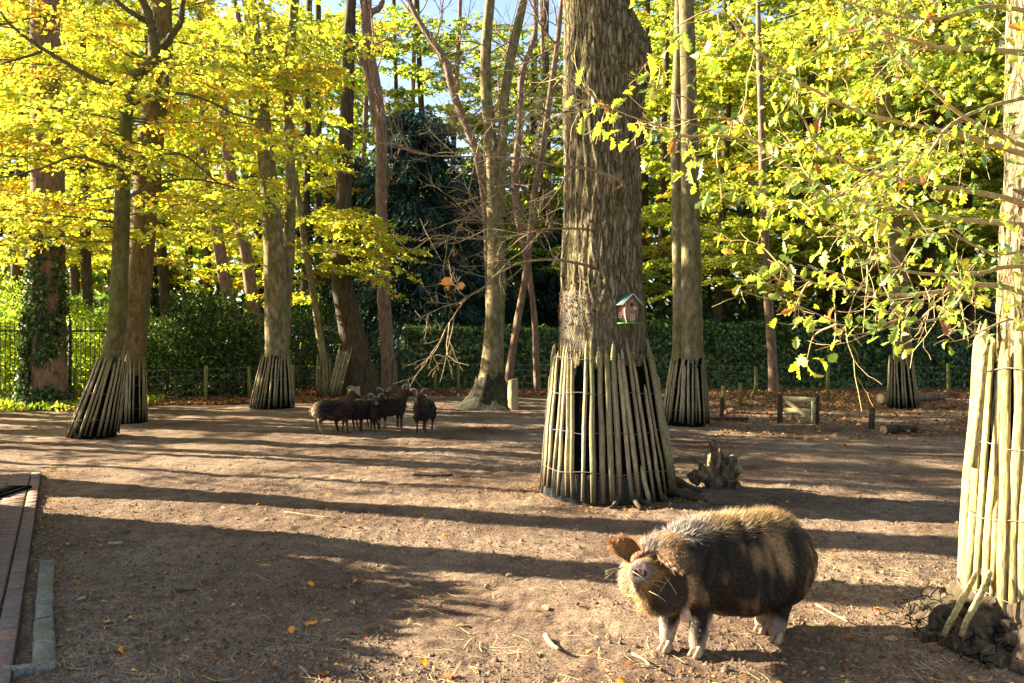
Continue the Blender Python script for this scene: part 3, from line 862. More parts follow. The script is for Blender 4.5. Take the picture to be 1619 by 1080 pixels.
# forked trunk with flared netted foot
T8Y = 20.8
def t8_extra(root, C, rng):
    V, F, _ = trunk_geo([(786, 340, 18), (792, 280, 16), (794, 220, 16), (798, 150, 15), (810, 80, 14), (826, 10, 12), (832, -20, 11)], T8Y - .05, seg=24, rows=60, seed=9, flare=(0, 1))
    V[:24, 2] = W(0, 345, T8Y)[2]
    V[:, 2] = np.maximum(V[:, 2], W(0, 345, T8Y)[2])
    mb = MB(); mb.add(V, F); part('fork_stem', mb, M_BEECH, root, smooth=True)
    tw = MB()
    for q in range(30):
        z = rng.uniform(4, 9.5); k = np.argmin(abs(C[:, 2] - z)); a = rng.uniform(0, 2 * np.pi)
        grow(rng, tw, C[k, :3], (math.cos(a), math.sin(a) * .6, rng.uniform(-.2, .6)), rng.uniform(1.2, 2.8), rng.uniform(.012, .022), 2, 4, None, 4, .4, .02, .0035)
    part('twigs', tw, M_BRANCH, root, kind='stuff')
    # dark protective netting round the flared foot
    aa = np.linspace(0, 2 * np.pi, 41)[:-1]; V = []
    for z in np.linspace(-.02, .75, 12):
        k = np.argmin(abs(C[:, 2] - z))
        for a in aa:
            rr = C[k, 3] * (1.03 + .13 * min(1, (.8 - z) * 3) + .62 * math.exp(-z / .24) * (1 + .35 * math.sin(3 * a + 11) + .25 * math.sin(5 * a))) + .02 + .025 * float(fbm(a * 3, z * 6, 1, 2))
            V.append((C[k, 0] + rr * math.cos(a), C[k, 1] + rr * math.sin(a), z + (.10 * float(vn(a * 1.7, 3.1)) + .10 * float(vn(a * 5, 7.1))) * (z / .75)))
    F = [[r * 40 + a, r * 40 + (a + 1) % 40, (r + 1) * 40 + (a + 1) % 40, (r + 1) * 40 + a] for r in range(11) for a in range(40)]
    mb = MB(); mb.add(V, F); part('root_flare', mb, M_FOOT, root, smooth=True)
tree('forked_beech_tree', 'smooth two-stemmed trunk with a flared dark foot left of the massive one', [(772, 648, 56), (775, 610, 42), (779, 560, 34), (783, 500, 31), (785, 420, 30), (783, 345, 28), (779, 290, 20), (776, 220, 19), (769, 150, 18), (768, 80, 17), (774, 10, 15), (776, -20, 14)], T8Y, M_BEECH, seed=21, seg=40, rows=120, flare=(.6, .25), lobes=.05, extra=t8_extra)
tree('slender_tree', 'thin stem leaning right behind the tall cut stump', [(804, 612, 13), (806, 580, 13), (818, 510, 12), (832, 430, 12), (840, 360, 11), (846, 300, 11), (858, 240, 10), (870, 150, 9), (882, 60, 8), (890, -20, 7)], 23.5, M_PINK, seed=22, seg=16, rows=70, flare=(.1, .2), lobes=.15, extra=bare(10, 4.5, 10))
tree('slender_tree', 'thin pinkish stem arching down from the upper left towards the forked trunk', [(778, 618, 14), (775, 520, 14), (772, 420, 13), (768, 330, 13), (760, 270, 13), (742, 210, 13), (718, 150, 12), (704, 95, 12), (680, 60, 12), (655, 20, 10), (640, -20, 10)], 27.5, M_PINK, seed=23, seg=16, rows=90, flare=(.1, .2), lobes=.15, extra=bare(16, 4.5, 12))
tree('slender_tree', 'thin pinkish stem between the forked trunk and the massive one', [(850, 612, 11), (846, 520, 10), (836, 430, 10), (818, 340, 10), (814, 280, 10), (822, 200, 10), (824, 120, 10), (838, 80, 10), (846, 40, 9), (844, -20, 9)], 26.5, M_PINK, seed=24, seg=16, rows=70, flare=(.1, .2), lobes=.25, extra=bare(16, 4.0, 11))

# twin pale stems right of the great trunk
T11Y = 16.7
def t11_extra(root, C, rng):
    V, F, _ = trunk_geo([(1071, 665, 21), (1072, 560, 18), (1072, 450, 17), (1070, 330, 17), (1068, 200, 16), (1072, 90, 15), (1074, -20, 13)], T11Y + .05, seg=24, rows=70, seed=2, flare=(.2, .2), lobes=.04)
    mb = MB(); mb.add(V, F); part('side_trunk', mb, M_BEECH, root, smooth=True)
tree('twin_beech_tree', 'pale twin stems right of the massive trunk', [(1094, 670, 42), (1094, 600, 38), (1093, 520, 35), (1092, 430, 34), (1090, 330, 31), (1089, 230, 29), (1087, 120, 27), (1085, 20, 25), (1084, -20, 24)], T11Y, M_BEECH, seed=25, seg=40, rows=110, flare=(.3, .2), lobes=.04, extra=t11_extra)
guard((W(1083, 0, T11Y)[0], T11Y, 0), 'small', .043, 1.3, M_PALE, 34, .44, .30, 'picket skirt leaning in against the pale twin stems', 'picket guards round the trunks', top=(.06, 0), ztop=1.36, rings=(.3, .75, 1.15), seed=26)
# pale trunk right
T13Y = 20.4
tree('beech_tree', 'pale upright trunk in a picket skirt before the right part of the hedge', [(1430, 645, 34), (1428, 580, 29), (1424, 500, 27), (1420, 420, 26), (1414, 340, 24), (1406, 260, 22), (1398, 180, 21), (1390, 90, 19), (1384, -20, 17)], T13Y, M_BEECH, seed=27, seg=32, rows=90, flare=(.3, .2), lobes=.05,
     crown=[dict(n=60, zr=(4.2, 10), Lr=(1.8, 4.0), leaf=.12, nl=300, **LIME)])
guard((W(1428, 0, T13Y)[0], T13Y, 0), 'small', .043, 1.3, M_PALE, 22, .33, .24, 'dark narrow picket skirt round the pale trunk before the hedge at right', 'picket guards round the trunks', top=(-.06, 0), ztop=1.24, rings=(.3, .7, 1.05), seed=28)
# thin reddish trunk before the hedge
tree('young_pine_tree', 'thin reddish trunk standing against the hedge behind the low gate', [(1224, 628, 17), (1222, 580, 15), (1218, 520, 15), (1213, 450, 14), (1210, 380, 13), (1206, 300, 12), (1204, 200, 10), (1200, 80, 9)], 26.4, M_PINK, seed=29, seg=18, rows=60, flare=(.2, .2), lobes=.05,
     crown=[dict(n=18, zr=(3.2, 6.5), Lr=(2.0, 3.6), leaf=.10, nl=420, azr=(2.0, 5.0), drp=1.3, **LIME)])

# ================================================================== background woods
def forest_tree(name, label, px, Y, wpx, mt, seed, n, zr, Lr, pal, leaf=.12, nl=420, lean=0, group=None, **kw):
    lean = lean or random.uniform(-45, 45)
    return tree(name, label, [(px, HY + CH * FPX / Y, wpx * 1.15), (px - lean * .2, 500, wpx), (px - lean * .5, 300, wpx * .85), (px - lean * .8, 120, wpx * .7), (px - lean, -20, wpx * .6)], Y, mt, seed=seed, seg=14, rows=40, flare=(.3, .3), lobes=.1, group=group,
                crown=[dict(n=n, zr=zr, Lr=Lr, leaf=leaf, nl=nl, **pal, **kw)] if n else None)
GY1 = 'yellow beeches crowded behind the hedge'
bgspec = [(1040, 33, 12, 'nearest the gap'), (1128, 31, 15, ''), (1185, 37, 14, ''), (1252, 31, 18, ''), (1330, 34, 17, ''), (1390, 38, 14, ''), (1455, 31, 20, ''), (1530, 34, 17, ''), (1600, 31, 18, ''), (1680, 33, 18, ''), (1290, 43, 14, ''), (1500, 44, 14, ''), (1110, 45, 14, ''), (1620, 45, 14, '')]
BGL = ['yellow-green beech behind the hedge, its stem just right of the massive trunk', 'yellow-green beech behind the hedge, its stem just right of the pale twin stems', 'farther yellow beech between the pale twin stems and the thin reddish trunk',
       'yellow-green beech right behind the thin reddish trunk and the low gate', 'yellow beech behind the hedge above the tall wire-fence post', 'thin-stemmed yellow beech just left of the pale trunk in its picket skirt',
       'thick-stemmed yellow beech just right of the pale trunk in its picket skirt', 'yellow beech behind the hedge left of the sun-bleached pales', 'yellow beech behind the hedge hidden partly by the sunlit trunk at the right edge',
       'yellow beech rightmost of the row behind the hedge', 'far beech deep in the wood between low gate and pale trunk', 'far beech deep in the wood left of the sunlit right-edge trunk', 'far beech deep in the wood behind the pale twin stems', 'far beech deep in the wood behind the sunlit right-edge trunk']
for q, (px, Y, w_, _) in enumerate(bgspec):
    forest_tree('beech_tree', BGL[q], px, Y, w_, M_DARKBARK, 40 + q, 72 if Y < 35 else 36, (4.0 if q % 2 else 3.2, 15.5 if Y < 40 else 19), (2.0, 4.4), LIME, leaf=.18, nl=290, group=GY1)
GL1 = 'yellow trees standing beyond the iron railing'
for q, (px, Y, w_) in enumerate([(-60, 27, 20), (20, 31, 20), (140, 29, 18), (270, 32, 16), (330, 36, 14), (480, 34, 14), (190, 40, 16), (60, 42, 16), (420, 42, 14)]):
    forest_tree('beech_tree', ['yellow beech beyond the railing, leftmost of all', 'yellow beech beyond the railing just left of the ivy-covered trunk', 'yellow beech beyond the railing between ivy-covered trunk and leaning pair', 'yellow-green beech beyond the railing right of the leaning pair', 'farther yellow beech over the broad dark shrub', 'yellow beech beyond the railing behind the thin sapling', 'far yellow beech behind the leaning pair', 'far yellow-green beech behind the ivy-covered trunk', 'far yellow beech behind the straight trunk with a twin stem'][q], px, Y, w_, M_DARKBARK, 70 + q, 48, (3.8, 14.5 if Y < 38 else 17), (2.0, 4.2), YEL if q % 3 else LIME, leaf=.18, nl=210, group=GL1)
GM1 = 'thin-crowned green trees far behind the gap'
THIN = dict(pals=[PAL_L, PAL_G, PAL_Y], w=[.4, .5, .15])
for q, (px, Y, w_, zt) in enumerate([(640, 44, 10, 15), (700, 40, 10, 14), (745, 47, 10, 16), (850, 44, 10, 14), (880, 38, 9, 13), (560, 42, 10, 16), (930, 46, 10, 15), (1000, 42, 10, 16)]):
    forest_tree('green_tree', ['thin-crowned green tree behind the tall blue-green conifer', 'thin-crowned green tree between the two blue-green conifers', 'thin-crowned green tree behind the forked trunk, left of its fork', 'thin-crowned green tree right of the forked trunk', 'thin-crowned green tree against the left side of the massive trunk', 'thin-crowned green tree behind the dark bole behind the sheep', 'thin-crowned green tree straight behind the massive trunk', 'thin-crowned green tree between massive trunk and pale twin stems'][q], px, Y, w_, M_PINK, 90 + q, 74, (4.0, zt + 2.2), (1.8, 3.8), THIN, leaf=.21, nl=165, lean=random.uniform(-40, 40), group=GM1)
# bare dark trunks between
q = 0
for px, Y, w_ in [(1012, 40, 16), (1150, 42, 12), (1240, 40, 10), (1350, 43, 16), (1300, 38, 12), (1470, 41, 18), (1410, 44, 12), (1560, 40, 14), (870, 40, 14), (905, 36, 16), (830, 42, 12), (685, 44, 12), (640, 46, 10), (290, 43, 12), (120, 38, 14), (505, 40, 14), (1200, 36, 10), (1512, 37, 12)]:
    forest_tree('bare_tree', 'dark bare trunk in the shade of the wood', px, Y, w_, M_DARKBARK, 110 + q, 0, None, None, None, group=GRP_BG); q += 1

# blue-green conifers
def conifer(px, Y, ztop, rad, seed, label, pals=((PAL_BL, .8), (PAL_DG, .2)), nw=150, zlow=1.0):
    rng = np.random.default_rng(seed)
    x = W(px, 0, Y)[0]
    root = empty('conifer_tree', (x, Y, 0), label, 'conifer')
    mb = MB(); v, f = tube(np.array([[x, Y, -.05], [x, Y, ztop * .5], [x, Y, ztop * .95]]), [.3, .2, .04], 10); mb.addf(v, f)
    part('trunk', mb, M_DARKBARK, root, smooth=True)
    fol, tw = MB(), MB()
    for q in range(nw):
        t = rng.random() ** .8; z = zlow + (ztop - zlow) * t
        L = rad * (1 - t * .62) * rng.uniform(.45, 1.25); az = rng.uniform(0, 2 * np.pi)
        n = int(125 * L / 2)
        s = rng.uniform(.15, 1, n); side = rng.normal(0, .22, n) * L * (1.1 - s)
        d = np.array([math.cos(az), math.sin(az), 0]); sv = np.array([-d[1], d[0], 0])
        P = np.array([x, Y, z]) + d * (L * s)[:, None] + sv * side[:, None]
        P[:, 2] += -.55 * L * s ** 1.6 - np.abs(side) * .5 + rng.normal(0, .05, n) + .15
        U = d * .5 + sv * np.sign(side)[:, None] * .5 + np.stack([np.zeros(n), np.zeros(n), rng.uniform(-1.2, -.3, n)], -1) + rng.normal(0, .2, (n, 3))
        v, f, c = leaves_np(P, U, rng.normal(0, 1, (n, 3)), rng.uniform(.17, .36, n), rng.uniform(.045, .09, n), pick(rng, [p for p, _ in pals], [w for _, w in pals], n))
        fol.add(v, f, c)
    part('foliage', fol, M_EVER, root, kind='stuff')
conifer(655, 33, 10.5, 3.9, 201, 'tall blue-green conifer directly behind the slender pinkish stem', nw=260)
conifer(735, 36, 8.8, 3.6, 202, 'blue-green conifer to the left of the forked trunk, behind the hedge', nw=150)
conifer(560, 36, 9.5, 3.3, 203, 'dark conifer above the bole behind the sheep', nw=130)
conifer(875, 38, 6.5, 3.2, 204, 'low dark conifer between the forked trunk and the massive trunk', nw=100)
conifer(235, 33, 5.0, 2.6, 205, 'low dark conifer in the gap right of the left pair', nw=90)

# ------------------------------------------------------------------ shrubs, hedge, dark wood
def shrub(name, c, rad, n, seed, label, pals, w, leaf=.09, mt=M_EVER, cat='shrub', group=None, stems=5, inner=.45):
    rng = np.random.default_rng(seed)
    root = empty(name, (c[0], c[1], 0), label, cat, group)
    d = rng.normal(0, 1, (n, 3)); d /= np.linalg.norm(d, axis=1)[:, None]
    rr = rng.uniform(inner, 1, n) ** .5
    lump = 1 + .28 * fbm(d[:, 0] * 2.2 + seed, d[:, 1] * 2.2, d[:, 2] * 2.2, 3)
    P = np.asarray(c) + d * (rr * lump)[:, None] * np.asarray(rad)
    k = P[:, 2] > .03; P, d = P[k], d[k]; n = len(P)
    U = d + rng.normal(0, .7, (n, 3)); Nn = d + np.array([0, 0, .6]) + rng.normal(0, .6, (n, 3))
    v, f, cc = leaves_np(P, U, Nn, leaf * rng.uniform(.7, 1.3, n), leaf * rng.uniform(.45, .7, n), pick(rng, pals, w, n))
    fol = MB(); fol.add(v, f, cc); part('foliage', fol, mt, root, kind='stuff')
    tw = MB()
    for q in range(stems):
        a = rng.uniform(0, 6.28)
        grow(rng, tw, (c[0] + .2 * math.cos(a), c[1] + .2 * math.sin(a), 0), (math.cos(a) * .5, math.sin(a) * .5, 1), c[2] + rad[2] * .7, .03, 1, 4, None, 5, .3)
    part('stem', tw, M_DARKBARK, root, smooth=True)
for q, (px, py, Y, rx, rz, lab, pl) in enumerate([
        (265, 590, 23.6, 1.0, 1.15, 'glossy dark evergreen shrub right of the left pair of trunks', 0),
        (325, 560, 25.0, 1.3, 1.7, 'broad dark evergreen shrub in the middle of the railing', 0),
        (385, 585, 24.6, .9, 1.2, 'dark glossy shrub left of the flared picket skirt', 0),
        (470, 560, 28.0, 1.3, 1.8, 'dark evergreen mass behind the thin sapling', 0),
        (15, 590, 23.5, 1.3, 1.3, 'sunlit bright green bush behind the railing at the left edge', 1),
        (140, 590, 24.0, 1.4, 1.3, 'sunlit green bush behind the railing right of the ivy tree', 1),
        (60, 540, 27.5, 2.0, 1.9, 'pale green bush far behind the ivy tree', 1),
        (200, 560, 27.5, 1.6, 1.5, 'olive bush far behind the left pair of trunks', 1)]):
    p = W(px, py, Y)
    shrub('evergreen_shrub' if pl == 0 else 'green_bush', (p[0], Y, max(p[2], rz * .8)), (rx, .9, rz), int(4200 * rx * rz), 300 + q, lab, [PAL_DG, PAL_G] if pl == 0 else [PAL_G, PAL_L], [.75, .3] if pl == 0 else [.6, .6], leaf=.10, mt=M_EVER if pl == 0 else M_LEAF)

def hedge(x0, x1, Y, h, label, n, seed, dep=.9):
    rng = np.random.default_rng(seed)
    root = empty('hedge', ((x0 + x1) / 2, Y, 0), label, 'hedge')
    core = MB(); nxx = 60
    # bulging inner core of twigs so that nothing shows through
    X = np.linspace(x0, x1, nxx); ring = [(-.5, 0), (-.5, .5), (-.46, .9), (.46, .9), (.5, .5), (.5, 0)]
    V = [(x, Y + a * dep * (.8 + .1 * vn(x * 1.5, b * 3)), b * h + .04 * float(vn(x * 1.3, b, 3))) for x in X for a, b in ring]
    k = len(ring)
    Fq = [[r * k + a, r * k + a + 1, (r + 1) * k + a + 1, (r + 1) * k + a] for r in range(nxx - 1) for a in range(k - 1)]
    core.add(np.array(V), np.array(Fq)); part('twig_core', core, M_DARKBARK, root)
    fr = rng.random(n); x = rng.uniform(x0, x1, n)
    front = fr < .78
    z = np.where(front, rng.uniform(.05, h, n), h); y = np.where(front, Y - dep / 2, rng.uniform(Y - dep / 2, Y + dep / 2, n))
    lump = .10 * fbm(x * 1.6, z * 2.2, 5, 3)
    y = np.where(front, y - lump - rng.uniform(-.06, .1, n), y); z = z + np.where(front, 0, lump + rng.uniform(-.1, .07, n)) + np.where(front, .03 * vn(x * 2, z), 0)
    P = np.stack([x, y, z], -1)
    Nn = np.where(front[:, None], np.array([0, -1.0, .55]), np.array([0, -.2, 1.0])) + rng.normal(0, .5, (n, 3))
    U = np.stack([rng.normal(0, .7, n), rng.normal(-.2, .3, n), rng.normal(-.8, .5, n)], -1)
    v, f, c = leaves_np(P, U, Nn, rng.uniform(.09, .16, n), rng.uniform(.07, .12, n), pick(rng, [PAL_DG, PAL_G], [.62, .45], n))
    fol = MB(); fol.add(v, f, c); part('foliage', fol, M_EVER, root, kind='stuff')
hedge(W(640, 0, 28.6)[0], W(960, 0, 28.6)[0] , 28.6, 2.0, 'clipped ivy-green hedge left of the massive trunk', 20000, 401)
hedge(W(960, 0, 28.6)[0] + .02, W(1720, 0, 28.6)[0], 28.6, 2.15, 'long clipped dark green hedge right of the massive trunk', 46000, 402)
# the far wood that reads as one mass
rng = np.random.default_rng(55)
fw = MB(); n = 65000
x = rng.uniform(-48, 48, n); ang = x / 50
top = 11.5 + 2.5 * fbm(x * .12, 0 * x, 2, 3) + np.where((x > -9) & (x < 5), -1.0, 6.5)
z = rng.random(n) ** 1.15 * top
y = 52 + 2.2 * fbm(x * .5, z * .5, 0, 3) + rng.uniform(-1.2, 1.2, n) - np.abs(x) * .1
P = np.stack([x, y, z], -1)
gc = fbm(x * .25, z * .4, 8, 2)
C1 = pick(rng, [PAL_DG, PAL_BL], [.7, .3], n); C2 = pick(rng, [PAL_G, PAL_L, PAL_Y], [.5, .35, .15], n)
mask = ((gc + (z - 5) * .09) > .1)[:, None]
v, f, c = leaves_np(P, rng.normal(0, 1, (n, 3)) + [0, 0, -.4], rng.normal(0, .6, (n, 3)) + [0, -.6, .7], rng.uniform(.45, .85, n), rng.uniform(.32, .6, n), np.where(mask, C2, C1))
fw.add(v, f, c)
solo('distant_wood', fw, M_LEAF, (0, 52, 0), 'mass of dark green wood closing the view behind the hedge', 'woodland', kind='stuff')
# undergrowth between hedge and far wood
ug = MB(); n = 40000
x = rng.uniform(-34, 40, n); y = rng.uniform(31.5, 50, n)
x = x * (y / 45)
z = rng.random(n) * (1.6 + 1.6 * (fbm(x * .35, y * .35, 3, 2) > -.1) + .04 * (y - 31))
v, f, c = leaves_np(np.stack([x, y, z], -1), rng.normal(0, 1, (n, 3)), rng.normal(0, .6, (n, 3)) + [0, -.5, .7], rng.uniform(.18, .36, n), rng.uniform(.12, .22, n), pick(rng, [PAL_DG, PAL_G], [.85, .2], n))
ug.add(v, f, c)
solo('undergrowth', ug, M_LEAF, (0, 38, 0), 'dark undergrowth filling the wood behind hedge and railing', 'undergrowth', kind='stuff')

PALBR = [(.16, .10, .04), (.22, .13, .05), (.12, .09, .03)]
def high_crown(root, c, rad, n, seed, limbs=7, fork=None):
    rng = np.random.default_rng(seed); fol, tw = MB(), MB()
    d = rng.normal(0, 1, (n, 3)); d /= np.linalg.norm(d, axis=1)[:, None]
    P = np.asarray(c) + d * (rng.uniform(.1, 1, n) ** .5 * (1 + .25 * fbm(d[:, 0] * 3, d[:, 1] * 3, d[:, 2] * 3, 2)))[:, None] * np.asarray(rad)
    v, f, cc = leaves_np(P, rng.normal(0, 1, (n, 3)) + [0, 0, -.3], rng.normal(0, .5, (n, 3)) + [0, 0, 1], rng.uniform(.2, .34, n), rng.uniform(.15, .24, n), pick(rng, [PAL_G, PALBR], [.6, .4], n))
    fol.add(v, f, cc); part('crown', fol, M_EVER, root, kind='stuff')
    for q in range(limbs):
        a = 2 * np.pi * q / limbs + rng.uniform(-.3, .3)
        grow(rng, tw, fork, (math.cos(a) * rad[0], math.sin(a) * rad[1], (c[2] - fork[2]) * 1.3), rad[0] * .9, .14, 2, 4, None, 7, .25, .0, .012)
    part('limbs', tw, M_DARKBARK, root, smooth=True, kind='stuff')
# ------------------------------------------------------------------ trees outside the frame at left, whose trunks stripe the ground
def shade_tree(x, y, r, label, seed, crown=0, h=12, zc=(8, 12), lean=0, low=0, top=False):
    rng = np.random.default_rng(seed)
    root = empty('tall_tree', (x, y, 0), label, 'tree')
    P = np.array([[x, y, -.05], [x, y + lean * .3, h * .3], [x + .2, y + lean * .6, h * .65], [x + .1, y + lean, h]])
    P = catmull(P, 24); rr = np.linspace(r, r * .5, 24) * (1 + .7 * np.exp(-np.maximum(P[:, 2], 0) / .4))
    mb = MB(); v, f = tube(P, rr, 16); mb.addf(v, f); part('trunk', mb, M_BEECH, root, smooth=True)
    fol, tw = MB(), MB()
    C = np.c_[P, rr]
    if crown: crown_sprays(rng, C, fol, tw, crown, zc, (1.6, 3.0), leaf=.11, nl=330, **YEL)
    else:
        for q in range(6): grow(rng, tw, P[18], (rng.normal(), rng.normal(), 1.4), 2.0, .04, 2, 4, None, 5)
    if low:
        for q in range(low):
            z = rng.uniform(1.6, 7.0); k = np.argmin(abs(P[:, 2] - z))
            spray(rng, fol, tw, P[k], rng.uniform(0, 6.28), rng.uniform(1.0, 2.2), .3, .4, .6, int(rng.uniform(40, 130)), .11, [PAL_Y, PAL_L], [.5, .5], .7, .018, 12)
            grow(rng, tw, P[k], (rng.normal(), rng.normal(), rng.uniform(0, .8)), rng.uniform(1, 2.2), .02, 2, 3, None, 4, .4, 0, .004)
    if fol.n: part('foliage', fol, M_LEAF, root, kind='stuff')
    part('twigs', tw, M_DARKBRANCH, root, kind='stuff')
    if top: high_crown(root, (x - 1.0, y, 12.6), (5.0, 4.5, 2.2), 6500, seed + 50, 5, (x, y + lean, 10.2))
for q, (x, y, rx, zc_) in enumerate([(14.5, 5, 4.5, 7), (17, 13, 4.5, 7)]):  # unseen evergreens added at right to block sky light
    rt_ = empty('evergreen_tree', (x, y, 0), ['dark evergreen outside the view right of the sunlit pales', 'dark evergreen outside the view right of the leaf-strewn soil'][q], 'tree')
    mb = MB(); v, f = tube(np.array([[x, y, -.05], [x, y, zc_]]), [.35, .2], 10); mb.addf(v, f); part('trunk', mb, M_DARKBARK, rt_, smooth=True)
    rg_ = np.random.default_rng(900 + q); n_ = 4200; d_ = rg_.normal(0, 1, (n_, 3)); d_ /= np.linalg.norm(d_, axis=1)[:, None]
    P_ = np.array([x, y, zc_]) + d_ * (rg_.uniform(.3, 1, n_) ** .5)[:, None] * [rx, rx, zc_ * .97]
    v, f, c = leaves_np(P_, rg_.normal(0, 1, (n_, 3)), d_ + rg_.normal(0, .5, (n_, 3)), rg_.uniform(.45, .8, n_), rg_.uniform(.3, .5, n_), pick(rg_, [PAL_DG], [1], n_)); fo_ = MB(); fo_.add(v, f, c); part('foliage', fo_, M_EVER, rt_, kind='stuff')
high_crown(bt_root, (1.0, 6.5, 14.2), (9.5, 8.5, 3.2), 16000, 801, fork=(.9, 9.3, 9.2))  # unseen upper crown of the oak, added to cut sky light on the ground
def cpos(c, x): return c - .306 * x
SH = [(6.62, -7.2, .33), (7.68, -8.6, .20), (8.35, -8.0, .30), (9.6, -12.5, .10), (10.7, -10.5, .12), (11.6, -13, .17), (12.5, -12.2, .26), (13.1, -14, .14), (13.9, -13.0, .26), (14.9, -15.5, .2), (15.8, -14.6, .14), (16.9, -17, .24), (18.2, -16, .18), (19.4, -18.5, .2), (15.3, -12.6, .13), (17.5, -15.0, .16), (14.4, -16.5, .12)]
for q, (c_, x_, r_) in enumerate(SH):
    shade_tree(x_, cpos(c_, x_), r_, 'tall bare-stemmed tree outside the view at left, number %s from the path' % ['one', 'two', 'three', 'four', 'five', 'six', 'seven', 'eight', 'nine', 'ten', 'eleven', 'twelve', 'thirteen', 'fourteen', 'fifteen', 'sixteen', 'seventeen'][q], 500 + q, crown=0, h=11, low=0 if q < 3 else (6 if q < 6 else 14), top=False, lean=random.uniform(-1.6, 1.2))
shrub('evergreen_shrub', (-7.2, 6.5, 1.15), (1.9, 2.05, 1.3), 20000, 520, 'tall dense evergreen bush outside the view beside the brick path', [PAL_DG, PAL_G], [.7, .3], leaf=.22, inner=.02)

